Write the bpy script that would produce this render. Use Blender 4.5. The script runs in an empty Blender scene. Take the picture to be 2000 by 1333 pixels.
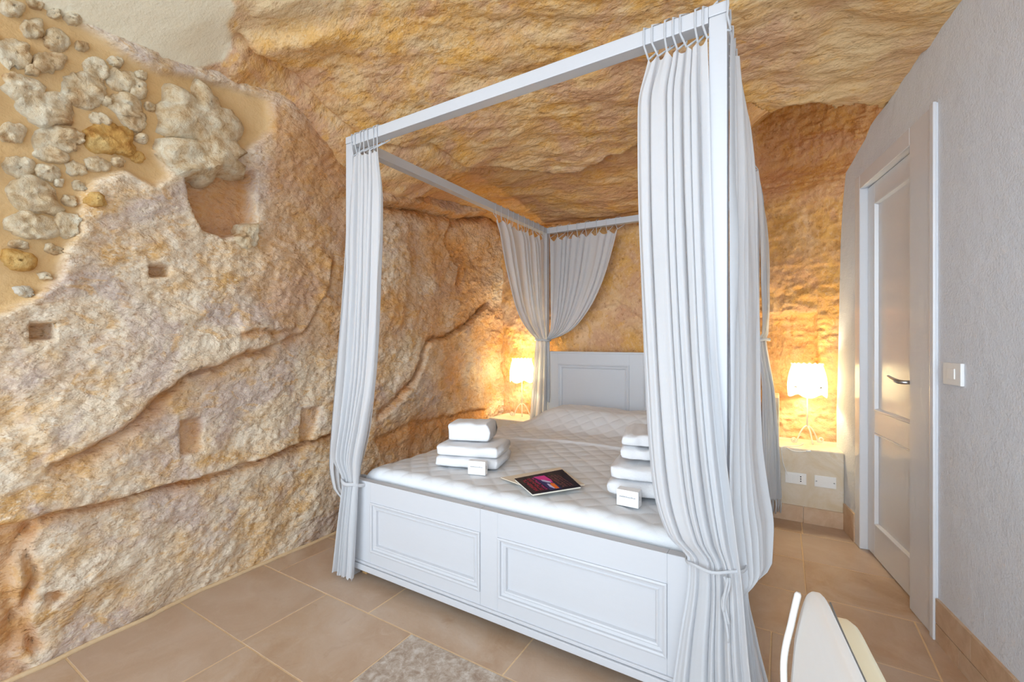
import bpy, bmesh, math, random
import numpy as np
from mathutils import Vector, Matrix

random.seed(7)
SC = bpy.context.scene
COL = SC.collection

# ------------------------------------------------------------------ camera
CAM = np.array([1.84, -1.445, 1.145]); YAW = math.radians(31.36); FPX = 868.3
cd = bpy.data.cameras.new('camera'); cam = bpy.data.objects.new('camera', cd); COL.objects.link(cam)
cam.location = CAM; cam.rotation_euler = (math.pi/2, 0, YAW)
cd.sensor_width = 36; cd.lens = FPX/2000*36; cd.clip_start = 0.02
SC.camera = cam

# ------------------------------------------------------------------ world, daylight, exposure
w = bpy.data.worlds.new('world'); SC.world = w; w.use_nodes = True
bg = w.node_tree.nodes['Background']; bg.inputs[0].default_value = (0.73, 0.865, 1.0, 1); bg.inputs[1].default_value = 1.65
def area(name, loc, target, size, size_y, power, col):
    ld = bpy.data.lights.new(name, 'AREA'); ld.shape = 'RECTANGLE'; ld.size = size; ld.size_y = size_y
    ld.energy = power; ld.color = col
    o = bpy.data.objects.new(name, ld); COL.objects.link(o); o.location = loc
    o.rotation_euler = (Vector(target)-Vector(loc)).to_track_quat('-Z', 'Y').to_euler()
    return o
# daylight from the open entrance behind the camera
sl = bpy.data.lights.new('daylight', 'SUN'); sl.energy = 1.9; sl.angle = math.radians(48); sl.color = (.84, .92, 1.0)
so_ = bpy.data.objects.new('daylight', sl); COL.objects.link(so_); so_.location = (2.5, -5, 3)
so_.rotation_euler = Vector((-.10, 1, -.10)).to_track_quat('-Z', 'Y').to_euler()
SC.cycles.max_bounces = 7; SC.cycles.diffuse_bounces = 4; SC.cycles.glossy_bounces = 2; SC.cycles.use_adaptive_sampling = True; SC.cycles.adaptive_threshold = .08; SC.cycles.adaptive_min_samples = 16
SC.cycles.caustics_reflective = False; SC.cycles.caustics_refractive = False; SC.cycles.use_denoising = True
SC.view_settings.view_transform = 'Standard'; SC.view_settings.look = 'None'
SC.view_settings.exposure = 0.31; SC.view_settings.gamma = 1.0; SC.view_settings.use_curve_mapping = False

# ------------------------------------------------------------------ survey helpers (photo pixel -> point on a given plane)
VF = np.array([-math.sin(YAW), math.cos(YAW), 0]); VR = np.array([math.cos(YAW), math.sin(YAW), 0]); VU = np.array([0, 0, 1.])
def ray(x, y): return VF + VR*(x-1000)/FPX - VU*(y-666.5)/FPX
def on_x(x, y, X): d = ray(x, y); return CAM + d*((X-CAM[0])/d[0])
def on_y(x, y, Y): d = ray(x, y); return CAM + d*((Y-CAM[1])/d[1])
def on_z(x, y, Z): d = ray(x, y); return CAM + d*((Z-CAM[2])/d[2])

# ------------------------------------------------------------------ numpy noise
def _hash(ix, iy, iz, seed):
    h = (ix*374761393 + iy*668265263 + iz*2147483647 + seed*974711) & 0xffffffff
    h = ((h ^ (h >> 13))*1274126177) & 0xffffffff
    h = ((h ^ (h >> 16))*2246822519) & 0xffffffff
    return ((h ^ (h >> 15)) & 0xffff)/32767.5 - 1.0
def vnoise(x, y, z, seed=0):
    x, y, z = np.broadcast_arrays(np.asarray(x, float), np.asarray(y, float), np.asarray(z, float))
    ix = np.floor(x).astype(np.int64); iy = np.floor(y).astype(np.int64); iz = np.floor(z).astype(np.int64)
    fx, fy, fz = x-ix, y-iy, z-iz
    ux, uy, uz = [t*t*t*(t*(t*6-15)+10) for t in (fx, fy, fz)]
    r = 0
    for dx in (0, 1):
        for dy in (0, 1):
            for dz in (0, 1):
                wgt = (ux if dx else 1-ux)*(uy if dy else 1-uy)*(uz if dz else 1-uz)
                r = r + wgt*_hash(ix+dx, iy+dy, iz+dz, seed)
    return r
def fbm(x, y, z, octv=4, gain=.5, seed=0, ridged=False):
    r = 0; a = 1.0; s = 1.0; t = 0
    for o in range(octv):
        n = vnoise(x*s+13.7*o, y*s-7.1*o, z*s+3.3*o, seed+o)
        if ridged: n = 1-2*np.abs(n)
        r = r + a*n; t += a; a *= gain; s *= 2.03
    return r/t
def sstep(a, b, x):
    t = np.clip((x-a)/(b-a), 0, 1); return t*t*(3-2*t)
def pl_dist(U, V, pts):
    best = np.full(U.shape, 1e9); side = np.zeros(U.shape); par = np.zeros(U.shape); n = len(pts)-1
    for i in range(n):
        (ax, ay), (bx, by) = pts[i], pts[i+1]
        dx, dy = bx-ax, by-ay; L2 = dx*dx+dy*dy+1e-12
        t = np.clip(((U-ax)*dx+(V-ay)*dy)/L2, 0, 1)
        px, py = ax+t*dx, ay+t*dy
        d = np.hypot(U-px, V-py); c = dx*(V-ay)-dy*(U-ax)
        m = d < best
        best = np.where(m, d, best); side = np.where(m, np.sign(c), side); par = np.where(m, (i+t)/n, par)
    return best, side, par
def pg_sd(U, V, pts):
    """signed distance to polygon, positive inside"""
    d, _, _ = pl_dist(U, V, list(pts)+[pts[0]])
    ins = np.zeros(U.shape, bool); n = len(pts); j = n-1
    for i in range(n):
        (xi, yi), (xj, yj) = pts[i], pts[j]
        c = ((yi > V) != (yj > V)) & (U < (xj-xi)*(V-yi)/(yj-yi+1e-12)+xi)
        ins ^= c; j = i
    return np.where(ins, d, -d)

# ------------------------------------------------------------------ object helpers
def tag(o, label=None, cat=None, group=None, kind=None):
    if label: o['label'] = label
    if cat: o['category'] = cat
    if group: o['group'] = group
    if kind: o['kind'] = kind
    return o
def empty(name, loc=(0, 0, 0), label=None, cat=None, group=None, kind=None):
    o = bpy.data.objects.new(name, None); o.location = loc; o.empty_display_size = .05; COL.objects.link(o)
    return tag(o, label, cat, group, kind)
def link(name, me, mat=None, parent=None):
    o = bpy.data.objects.new(name, me); COL.objects.link(o)
    if mat and not me.materials: me.materials.append(mat)
    if parent is not None:
        o.parent = parent
        bpy.context.view_layer.update() if False else None
        # children are modelled in world coordinates
        o.matrix_parent_inverse = world_inv(parent)
    return o
def world_mat(o):
    m = Matrix.LocRotScale(o.location, o.rotation_euler, o.scale)
    if o.parent: m = world_mat(o.parent) @ o.matrix_parent_inverse @ m
    return m
def world_inv(o): return world_mat(o).inverted()
def mesh(name, v, f, mat=None, parent=None, smooth=False):
    me = bpy.data.meshes.new(name); me.from_pydata([tuple(map(float, p)) for p in v], [], f); me.update()
    if smooth: me.polygons.foreach_set('use_smooth', [True]*len(me.polygons))
    return link(name, me, mat, parent)
def bm_obj(name, bm, mat=None, parent=None, smooth=False):
    me = bpy.data.meshes.new(name); bmesh.ops.recalc_face_normals(bm, faces=bm.faces); bm.to_mesh(me); bm.free()
    if smooth: me.polygons.foreach_set('use_smooth', [True]*len(me.polygons))
    return link(name, me, mat, parent)
def add_box(bm, lo, hi, bev=0, seg=2, M=None):
    r = bmesh.ops.create_cube(bm, size=1)
    c = [(a+b)/2 for a, b in zip(lo, hi)]; s = [b-a for a, b in zip(lo, hi)]
    for v in r['verts']:
        v.co = Vector((v.co.x*s[0]+c[0], v.co.y*s[1]+c[1], v.co.z*s[2]+c[2]))
    vs = r['verts']
    if bev:
        es = list({e for v in vs for e in v.link_edges})
        rb = bmesh.ops.bevel(bm, geom=es, offset=bev, segments=seg, profile=.7, affect='EDGES')
        vs = list({v for f in rb['faces'] for v in f.verts} | {v for v in vs if v.is_valid})
    if M is not None:
        for v in vs: v.co = M @ v.co
    return vs
def box(name, lo, hi, mat, parent=None, bev=.003, M=None):
    bm = bmesh.new(); add_box(bm, lo, hi, bev, 2, M); return bm_obj(name, bm, mat, parent)
def tube_geo(pts, rad, seg=8, closed=False, flat=1.0):
    pts = [Vector(p) for p in pts]; n = len(pts); V = []; F = []
    rads = rad if isinstance(rad, (list, tuple)) else [rad]*n
    prev = None
    for i, p in enumerate(pts):
        a = pts[(i-1) % n] if (closed or i > 0) else p; b = pts[(i+1) % n] if (closed or i < n-1) else p
        t = (b-a).normalized()
        if prev is None:
            up = Vector((0, 0, 1)) if abs(t.z) < .9 else Vector((1, 0, 0))
            x = t.cross(up).normalized()
        else:
            x = (prev - t*prev.dot(t)).normalized()
        prev = x; y = t.cross(x)
        for k in range(seg):
            ang = 2*math.pi*k/seg
            V.append(p + x*math.cos(ang)*rads[i] + y*math.sin(ang)*rads[i]*flat)
    m = n if closed else n-1
    for i in range(m):
        for k in range(seg):
            a = i*seg+k; b = i*seg+(k+1) % seg; c = ((i+1) % n)*seg+(k+1) % seg; d = ((i+1) % n)*seg+k
            F.append((a, b, c, d))
    if not closed:
        F.append(tuple(range(seg))[::-1]); F.append(tuple((n-1)*seg+k for k in range(seg)))
    return V, F
def tube(name, pts, rad, mat, parent=None, seg=8, closed=False, flat=1.0):
    V, F = tube_geo(pts, rad, seg, closed, flat); return mesh(name, V, F, mat, parent, True)
def grid_faces(nu, nv):
    idx = np.arange(nu*nv).reshape(nu, nv)
    return np.stack([idx[:-1, :-1], idx[1:, :-1], idx[1:, 1:], idx[:-1, 1:]], -1).reshape(-1, 4)
def grid_mesh(name, X, Y, Z, mat, parent=None, attrs=None, flip=False):
    nu, nv = X.shape
    v = np.stack([X, Y, Z], -1).reshape(-1, 3); f = grid_faces(nu, nv)
    if flip: f = f[:, ::-1]
    me = bpy.data.meshes.new(name)
    me.vertices.add(len(v)); me.vertices.foreach_set('co', v.astype(np.float32).ravel())
    me.loops.add(f.size); me.loops.foreach_set('vertex_index', f.astype(np.int32).ravel())
    me.polygons.add(len(f)); me.polygons.foreach_set('loop_start', np.arange(0, f.size, 4, dtype=np.int32))
    me.polygons.foreach_set('use_smooth', np.ones(len(f), bool))
    me.update(calc_edges=True)
    for k, a in (attrs or {}).items():
        at = me.attributes.new(k, 'FLOAT', 'POINT'); at.data.foreach_set('value', a.astype(np.float32).ravel())
    return link(name, me, mat, parent)
def catmull(keys, t):
    """keys: sorted list of (t, vector...) smooth (monotone-ish) interpolation"""
    ts = [k[0] for k in keys]; vs = np.array([k[1:] for k in keys], float); n = len(ts)
    if t <= ts[0]: return vs[0]
    if t >= ts[-1]: return vs[-1]
    i = max(j for j in range(n-1) if ts[j] <= t)
    h = ts[i+1]-ts[i]; s = (t-ts[i])/h
    def slope(j):
        if j == 0: return (vs[1]-vs[0])/(ts[1]-ts[0])
        if j == n-1: return (vs[-1]-vs[-2])/(ts[-1]-ts[-2])
        a = (vs[j]-vs[j-1])/(ts[j]-ts[j-1]); b = (vs[j+1]-vs[j])/(ts[j+1]-ts[j])
        return np.where(a*b > 0, 2*a*b/(a+b+1e-12*np.sign(a+b)+1e-30), 0)
    m0, m1 = slope(i)*h, slope(i+1)*h
    return (2*s**3-3*s**2+1)*vs[i]+(s**3-2*s**2+s)*m0+(-2*s**3+3*s**2)*vs[i+1]+(s**3-s**2)*m1

# ------------------------------------------------------------------ materials
def lin(r, g, b):
    f = lambda c: (c/255/12.92 if c/255 <= .04045 else ((c/255+.055)/1.055)**2.4)
    return (f(r), f(g), f(b), 1)
class NT:
    def __init__(s, name):
        s.m = bpy.data.materials.new(name); s.m.use_nodes = True; s.t = s.m.node_tree; s.n = s.t.nodes
        s.b = s.n['Principled BSDF']; s.out = s.n['Material Output']
    def new(s, typ, **kw):
        n = s.n.new(typ)
        for k, v in kw.items(): setattr(n, k, v)
        return n
    def l(s, a, b): s.t.links.new(a, b)
    def coord(s, scale=(1, 1, 1), kind='Object', rot=(0, 0, 0)):
        tc = s.new('ShaderNodeTexCoord'); mp = s.new('ShaderNodeMapping'); mp.inputs['Scale'].default_value = scale
        mp.inputs['Rotation'].default_value = rot
        s.l(tc.outputs[kind], mp.inputs[0]); return mp.outputs[0]
    def noise(s, vec, scale, detail=4, rough=.55, dist=0):
        n = s.new('ShaderNodeTexNoise'); n.inputs['Scale'].default_value = scale; n.inputs['Detail'].default_value = detail
        n.inputs['Roughness'].default_value = rough; n.inputs['Distortion'].default_value = dist
        s.l(vec, n.inputs['Vector']); return n.outputs['Fac']
    def ramp(s, fac, stops):
        r = s.new('ShaderNodeValToRGB'); e = r.color_ramp.elements
        while len(e) < len(stops): e.new(.5)
        for i, (p, c) in enumerate(stops): e[i].position = p; e[i].color = c
        s.l(fac, r.inputs[0]); return r.outputs[0]
    def mix(s, fac, a, b, blend='MIX'):
        m = s.new('ShaderNodeMix', data_type='RGBA', blend_type=blend)
        for sock, v in ((m.inputs[0], fac), (m.inputs[6], a), (m.inputs[7], b)):
            if hasattr(v, 'links'): s.l(v, sock)
            else: sock.default_value = v
        return m.outputs[2]
    def math(s, op, a, b=0, clamp=False):
        m = s.new('ShaderNodeMath', operation=op, use_clamp=clamp)
        for sock, v in ((m.inputs[0], a), (m.inputs[1], b)):
            if hasattr(v, 'links'): s.l(v, sock)
            else: sock.default_value = v
        return m.outputs[0]
    def attr(s, name):
        a = s.new('ShaderNodeAttribute'); a.attribute_name = name; return a.outputs['Fac']
    def bump(s, h, dist, strength=1, prev=None):
        b = s.new('ShaderNodeBump'); b.inputs['Distance'].default_value = dist
        if hasattr(strength, 'links'): s.l(strength, b.inputs['Strength'])
        else: b.inputs['Strength'].default_value = strength
        s.l(h, b.inputs['Height'])
        if prev is not None: s.l(prev, b.inputs['Normal'])
        return b.outputs[0]
    def fin(s, color=None, rough=.5, normal=None, spec=.5, metal=0):
        if color is not None:
            if hasattr(color, 'links'): s.l(color, s.b.inputs['Base Color'])
            else: s.b.inputs['Base Color'].default_value = color
        if hasattr(rough, 'links'): s.l(rough, s.b.inputs['Roughness'])
        else: s.b.inputs['Roughness'].default_value = rough
        s.b.inputs['Specular IOR Level'].default_value = spec; s.b.inputs['Metallic'].default_value = metal
        if normal is not None: s.l(normal, s.b.inputs['Normal'])
        return s.m

def rock_mat(name, dark, mid, warm, pale, mauve, mv, stretch=(1, 1, 1), rot=(0, 0, 0), palebias=.5, bumpd=.02):
    t = NT(name); v = t.coord(); vs = t.coord(stretch, rot=rot)
    n1 = t.noise(v, 1.7, 4, .6, .6); n2 = t.noise(vs, 5.5, 4, .65, .4); n3 = t.noise(vs, 19, 4, .7, .3); n4 = t.noise(v, 75, 2, .6)
    base = t.ramp(n1, [(.30, mid), (.46, warm), (.56, mid), (.70, pale)])
    c = t.mix(t.ramp(n2, [(palebias-.08, (0, 0, 0, 1)), (palebias+.14, (1, 1, 1, 1))]), base, pale)
    c = t.mix(t.ramp(n3, [(.30, (.6, .6, .6, 1)), (.44, (0, 0, 0, 1))]), c, dark)
    c = t.mix(t.ramp(t.noise(v, 3.1, 4, .6, .7), [(mv, (0, 0, 0, 1)), (mv+.13, (.85, .85, .85, 1))]), c, mauve)
    c = t.mix(t.ramp(t.noise(vs, 11, 3, .6, .8), [(.56, (0, 0, 0, 1)), (.68, (.7, .7, .7, 1))]), c, warm)
    c = t.mix(t.ramp(n4, [(.28, (.3, .3, .3, 1)), (.38, (0, 0, 0, 1))]), c, dark)
    n5 = t.noise(vs, 42, 3, .7, .5)
    c = t.mix(t.ramp(n5, [(.54, (0, 0, 0, 1)), (.66, (.7, .7, .7, 1))]), c, pale)
    c = t.mix(t.ramp(n5, [(.30, (.7, .7, .7, 1)), (.40, (0, 0, 0, 1))]), c, dark)
    # scattered solution pits and thin bedding fissures
    vo = t.new('ShaderNodeTexVoronoi'); vo.inputs['Scale'].default_value = 17; t.l(vs, vo.inputs['Vector'])
    pit = t.math('MULTIPLY', t.ramp(vo.outputs['Distance'], [(.06, (1, 1, 1, 1)), (.17, (0, 0, 0, 1))]), t.ramp(t.noise(v, 6, 3), [(.5, (0, 0, 0, 1)), (.62, (1, 1, 1, 1))]))
    fis = t.ramp(t.noise(vs, 2.6, 4, .5, .5), [(.488, (0, 0, 0, 1)), (.5, (1, 1, 1, 1)), (.512, (0, 0, 0, 1))])
    fis = t.math('MULTIPLY', fis, t.ramp(t.noise(v, 2.6, 3), [(.48, (0, 0, 0, 1)), (.6, (1, 1, 1, 1))]))
    flaw = t.math('MAXIMUM', pit, fis)
    c = t.mix(t.math('MULTIPLY', flaw, .42), c, dark)
    # iron stain, pale tone (rock colour and painted light), mortar and plaster where the survey marks them
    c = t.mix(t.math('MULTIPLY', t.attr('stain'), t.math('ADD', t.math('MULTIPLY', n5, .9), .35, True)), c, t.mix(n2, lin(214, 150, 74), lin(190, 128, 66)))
    c = t.mix(t.math('MULTIPLY', t.attr('pale'), t.math('ADD', t.math('MULTIPLY', n3, .7), .35, True)), c, t.mix(n2, lin(232, 214, 178), lin(222, 196, 146)))
    mort = t.mix(t.noise(v, 6, 4, .55), lin(212, 170, 112), lin(226, 196, 150))
    c = t.mix(t.attr('mortar'), c, mort)
    plas = t.mix(t.noise(v, 4, 5, .6), lin(236, 224, 196), lin(246, 236, 212))
    c = t.mix(t.attr('plaster'), c, plas)
    soft = t.math('SUBTRACT', 1.0, t.math('MULTIPLY', t.math('MAXIMUM', t.attr('mortar'), t.attr('plaster')), .75))
    b = t.bump(t.noise(vs, 7, 4, .55, .3), bumpd*1.3, soft)
    b = t.bump(t.noise(vs, 26, 3, .58), bumpd*.6, soft, b)
    b = t.bump(t.noise(v, 110, 1, .6), .0022, .7, b)
    return t.fin(c, .92, b, .15)
M = {}
M['rock_left'] = rock_mat('pale limestone', lin(176, 138, 104), lin(218, 192, 158), lin(222, 178, 118), lin(238, 222, 198), lin(206, 186, 174), .50, (1, 1, 1.6), (math.radians(35), 0, 0), .46, .022)
M['rock_back'] = rock_mat('ochre limestone', lin(150, 102, 60), lin(210, 166, 114), lin(220, 170, 96), lin(228, 196, 158), lin(204, 162, 132), .47, (1, 1, .7), (0, 0, 0), .56, .022)
M['rock_ceiling'] = rock_mat('brown bedded limestone', lin(162, 112, 64), lin(222, 176, 118), lin(228, 174, 94), lin(238, 208, 162), lin(210, 166, 134), .46, (.85, 1.5, 1), (0, 0, .35), .50, .017)

def stone_mat(name, a, b, c_):
    t = NT(name); v = t.coord(); oi = t.new('ShaderNodeObjectInfo')
    n = t.noise(v, 14, 6, .65, .4); n2 = t.noise(v, 60, 5, .65)
    c = t.ramp(n, [(.32, c_), (.46, b), (.62, a)])
    c = t.mix(t.ramp(n2, [(.32, (.5, .5, .5, 1)), (.44, (0, 0, 0, 1))]), c, c_)
    bb = t.bump(t.noise(v, 26, 7, .7, .4), .016, 1); bb = t.bump(n2, .005, .8, bb)
    return t.fin(c, .92, bb, .15)
M['stone'] = stone_mat('rubble stone', lin(242, 228, 200), lin(226, 200, 160), lin(190, 148, 102))
M['stone_warm'] = stone_mat('orange rubble stone', lin(232, 196, 130), lin(220, 170, 96), lin(184, 128, 66))
M['stone_white'] = stone_mat('white rubble stone', lin(240, 236, 226), lin(226, 216, 196), lin(196, 170, 132))

def tile_mat():
    t = NT('stone floor tile'); oi = t.new('ShaderNodeObjectInfo')
    v0 = t.coord(); mp = t.new('ShaderNodeVectorMath', operation='ADD'); t.l(v0, mp.inputs[0])
    cb = t.new('ShaderNodeCombineXYZ'); t.l(t.math('MULTIPLY', oi.outputs['Random'], 37), cb.inputs[0]); t.l(t.math('MULTIPLY', oi.outputs['Random'], 91), cb.inputs[1])
    t.l(cb.outputs[0], mp.inputs[1]); v = mp.outputs[0]
    n1 = t.noise(v, 3.2, 5, .6, 1.2); n2 = t.noise(v, 14, 6, .7, .6); n3 = t.noise(v, 70, 3, .6)
    c = t.ramp(n1, [(.3, lin(178, 142, 106)), (.5, lin(192, 162, 132)), (.7, lin(204, 182, 160))])
    c = t.mix(t.ramp(n2, [(.52, (0, 0, 0, 1)), (.72, (.55, .55, .55, 1))]), c, lin(210, 188, 164))
    c = t.mix(t.ramp(n2, [(.28, (.4, .4, .4, 1)), (.42, (0, 0, 0, 1))]), c, lin(160, 116, 76))
    c = t.mix(t.math('MULTIPLY', oi.outputs['Random'], .55), c, lin(196, 176, 160))
    r = t.math('ADD', t.math('MULTIPLY', n2, .25), .3)
    b = t.bump(n2, .0012, .6); b = t.bump(n3, .0006, .5, b)
    return t.fin(c, r, b, .4)
M['tile'] = tile_mat()
M['tile_grey'] = None
t = NT('worn grey tile'); v = t.coord(); n = t.noise(v, 26, 8, .75, .4)
M['tile_grey'] = t.fin(t.ramp(n, [(.36, lin(158, 136, 116)), (.5, lin(184, 168, 152)), (.64, lin(214, 206, 196))]), .5, t.bump(n, .002, .7), .3)
t = NT('grout'); v = t.coord(); M['grout'] = t.fin(t.mix(t.noise(v, 30), lin(232, 206, 168), lin(218, 188, 146)), .9, t.bump(t.noise(v, 90), .002), .1)
t = NT('skirting tile'); oi = t.new('ShaderNodeObjectInfo'); v = t.coord(); n = t.noise(v, 12, 6, .65, .6)
c = t.ramp(n, [(.3, lin(190, 152, 116)), (.5, lin(208, 174, 140)), (.7, lin(220, 194, 166))])
M['skirting'] = t.fin(t.mix(t.math('MULTIPLY', oi.outputs['Random'], .5), c, lin(206, 182, 158)), .5, t.bump(n, .002, .5), .35)
t = NT('white plaster'); v = t.coord(); n = t.noise(v, 55, 5, .6); n2 = t.noise(v, 2.2, 3)
b = t.bump(t.noise(v, 120, 4, .6), .004, .7); b = t.bump(t.noise(v, 9, 4), .012, .5, b)
M['plaster'] = t.fin(t.mix(n2, lin(222, 225, 231), lin(230, 233, 238)), .75, b, .25)
t = NT('beige plaster'); v = t.coord(); n = t.noise(v, 5, 5, .6, .8)
M['ledge'] = t.fin(t.ramp(n, [(.35, lin(214, 196, 164)), (.6, lin(224, 214, 198)), (.75, lin(206, 182, 140))]), .8, t.bump(t.noise(v, 60), .004, .6), .2)
def paint(name, col, rough, bumpamt=.0008, spec=.5):
    t = NT(name); v = t.coord((1, 1, 8)); n = t.noise(v, 14, 4)
    c2 = tuple(min(1, x*1.03) for x in col[:3])+(1,)
    return t.fin(t.mix(n, col, c2), rough, t.bump(t.noise(t.coord((1, 1, 1)), 60, 3), bumpamt, .4), spec)
M['paint'] = paint('white painted wood', lin(196, 198, 202), .42)
M['door'] = paint('white lacquered door', lin(226, 228, 232), .22, .0004, .6)
M['wood'] = paint('bare pine wood', lin(206, 166, 112), .6)
M['plastic'] = paint('white plastic', lin(238, 238, 236), .35, .0002)
M['black'] = paint('dark slot', lin(40, 40, 42), .6)
M['dark_print'] = paint('grey print', lin(150, 152, 156), .6)
M['card'] = paint('white card', lin(240, 240, 240), .55, .0003)
M['iron'] = paint('white painted iron', lin(238, 226, 200), .45)
t = NT('brushed steel'); n = t.noise(t.coord((1, 1, 30)), 40); M['steel'] = t.fin(lin(190, 192, 196), t.math('ADD', t.math('MULTIPLY', n, .15), .22), None, .5, 1.0)
def cloth(name, col, trans=.35, weave=520, tcol=None):
    t = NT(name); v = t.coord(); n = t.noise(v, weave, 2); n2 = t.noise(v, 6, 3)
    b = t.bump(n, .0008, .5)
    cc = t.mix(n2, col, tuple(min(1, x*1.04) for x in col[:3])+(1,))
    t.fin(cc, .9, b, .1)
    tr = t.new('ShaderNodeBsdfTranslucent'); tr.inputs[0].default_value = tcol or col; t.l(b, tr.inputs[1])
    mx = t.new('ShaderNodeMixShader'); mx.inputs[0].default_value = trans
    t.l(t.b.outputs[0], mx.inputs[1]); t.l(tr.outputs[0], mx.inputs[2]); t.l(mx.outputs[0], t.out.inputs[0])
    return t.m
M['voile'] = cloth('sheer white voile', lin(222, 224, 227), .38)
M['shade'] = cloth('cream lamp shade fabric', lin(246, 236, 212), .5, 300)
t = NT('white towelling'); v = t.coord(); n = t.noise(v, 420, 3, .7); b = t.bump(n, .004, .8); b = t.bump(t.noise(v, 30, 4), .006, .5, b)
M['towel'] = t.fin(t.mix(n, lin(236, 237, 239), lin(248, 248, 250)), .95, b, .1)
t = NT('quilted cotton'); v = t.coord(); n = t.noise(v, 300, 3); n2 = t.noise(v, 3, 3)
M['quilt'] = t.fin(t.mix(n2, lin(220, 223, 226), lin(228, 231, 234)), .9, t.bump(n, .0015, .6), .15)
M['leather'] = paint('white leather', lin(236, 234, 230), .4)
M['leather_in'] = paint('cream leather', lin(240, 228, 196), .4)
M['thread'] = paint('grey stitching', lin(120, 118, 114), .7)
M['cover'] = paint('dark magazine cover', lin(34, 30, 44), .6, .0002, .12)
M['pages'] = paint('paper pages', lin(232, 226, 210), .7)
M['brochure'] = paint('pale card brochure', lin(220, 208, 188), .6)
M['red'] = paint('red print', lin(186, 44, 74), .6, .0002, .12)
M['pink'] = paint('pink print', lin(214, 60, 150), .6, .0002, .12)
M['orange'] = paint('orange print', lin(240, 120, 40), .6, .0002, .12)
M['lilac'] = paint('lilac print', lin(196, 196, 232), .6, .0002, .12)
M['brown'] = paint('brown print', lin(140, 84, 84), .6, .0002, .12)
M['blue'] = paint('blue print', lin(50, 50, 110), .6, .0002, .12)
t = NT('bulb'); e = t.new('ShaderNodeEmission'); e.inputs[0].default_value = (1, .8, .5, 1); e.inputs[1].default_value = 30; t.l(e.outputs[0], t.out.inputs[0]); M['bulb'] = t.m

# ================================================================== THE SETTING
# ---- left rock wall: height field x(y, z)
XL = -.45
def LW(*px): return [tuple(on_x(a, b, XL)[1:]) for a, b in px]
def left_base(Y, Z):
    x = np.interp(Y, [-2.4, -1.02, -.575, -.2, .24, 1.0, 1.9, 2.1, 2.5], [-.32, -.37, -.405, -.44, -.44, -.46, -.47, -.45, -.36])
    x = x - .05*sstep(.2, 1.6, Z)*sstep(-.2, .3, Y) + .10*sstep(1.8, 2.4, Z)*sstep(-.6, .0, Y)
    return x
ys = np.arange(-1.9, 2.46, .0088); zs = np.arange(-.06, 2.72, .0088)
Yg, Zg = np.meshgrid(ys, zs, indexing='ij')
X0 = left_base(Yg, Zg)
mort_pg = LW((-500, -60), (30, -20), (130, 55), (300, 150), (372, 160), (500, 205), (510, 262), (470, 300), (360, 285), (300, 300), (330, 345), (300, 370), (240, 343), (180, 350), (150, 375), (138, 460), (105, 545), (60, 585), (0, 615), (-500, 720))
wob = .02*fbm(Yg*7, Zg*7, 0, 3, seed=3)
mort = sstep(-.012, .02, pg_sd(Yg, Zg, mort_pg)+wob)
nx, ny, nz = np.zeros_like(Yg), Yg, Zg
c35, s35 = math.cos(.6), math.sin(.6)
A_ = Yg*c35+Zg*s35; B_ = -Yg*s35+Zg*c35                      # tooling runs up to the right
big = .045*fbm(Yg*1.3, Zg*1.3, 2.2, 3, seed=11)
mid = .022*fbm(A_*5, B_*9, 5.1, 5, .6, seed=21)
fine = .0075*fbm(A_*22, B_*34, 1.1, 4, .6, seed=31)+.004*fbm(Yg*60, Zg*60, 0, 2, seed=37, ridged=True)
D = big + (mid+fine)*(1-.72*mort) - .038*mort
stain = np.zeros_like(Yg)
def groove(pts, depth, wid, proud=0, fall=.2, up=1, jag=.012):
    global D, stain
    jx = jag*1.6*fbm(Yg*9, Zg*9, 7, 4, .6, seed=int(depth*1000)+len(pts)); jz = jag*1.6*fbm(Yg*11, Zg*11, 3, 4, .6, seed=len(pts))
    d, s, p = pl_dist(Yg+jx, Zg+jz, pts)
    taper = sstep(0, .06, p)*sstep(1, .94, p)
    w2 = wid*(1+.9*fbm(Yg*7, Zg*7, 3, 3, seed=5))*np.where(s*up > 0, .45, 1.35)+.002
    dp = depth*(.75+.6*fbm(Yg*5, Zg*5, 8, 2, seed=15))
    D = D - dp*np.exp(-(d/w2)**2)*taper
    if proud: D = D + proud*np.where(s*up > 0, np.exp(-d/fall), np.exp(-(d/.012)**2)*0)*taper
    stain = np.maximum(stain, np.where(s*up > 0, np.exp(-(d/(wid*.9))**2), np.exp(-(d/(wid*3.2))**2))*taper*(.7+.5*fbm(Yg*8, Zg*8, 2, 3, seed=4)))
def recess(pts, depth, edge=.012, st=.5, jag=.008):
    global D, stain
    jx = jag*fbm(Yg*16, Zg*16, 1, 2, seed=9)
    m = sstep(-edge, edge, pg_sd(Yg, Zg, pts)+jx)
    D = D - depth*m; stain = np.maximum(stain, st*m)
groove(LW((-200, 1045), (60, 1003), (130, 990), (300, 950), (420, 922), (480, 905), (560, 880), (640, 850), (720, 815)), .055, .013, .04, .22, 1)
groove(LW((60, 912), (150, 878), (240, 825), (300, 780), (360, 735), (420, 715), (480, 690), (550, 668)), .05, .022, .035, .2, 1)
groove(LW((540, 672), (600, 650), (625, 610), (650, 560), (664, 490)), .03, .012, .015, .1, 1)
groove(LW((460, 650), (520, 644), (585, 646)), .02, .012, .018, .1, 1)
groove(LW((60, 1010), (38, 1060), (60, 1120), (30, 1200), (70, 1270)), .05, .02)
recess(LW((-200, 1040), (50, 1015), (34, 1080), (28, 1150), (20, 1220), (40, 1300), (-200, 1400)), .05, .02, .7, .03)
recess(LW((360, 345), (420, 338), (492, 340), (500, 428), (470, 455), (440, 462), (394, 445), (372, 400)), .095, .014, .85)
recess(LW((50, 633), (94, 633), (94, 664), (50, 664)), .09, .006, .5, .003)
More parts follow.
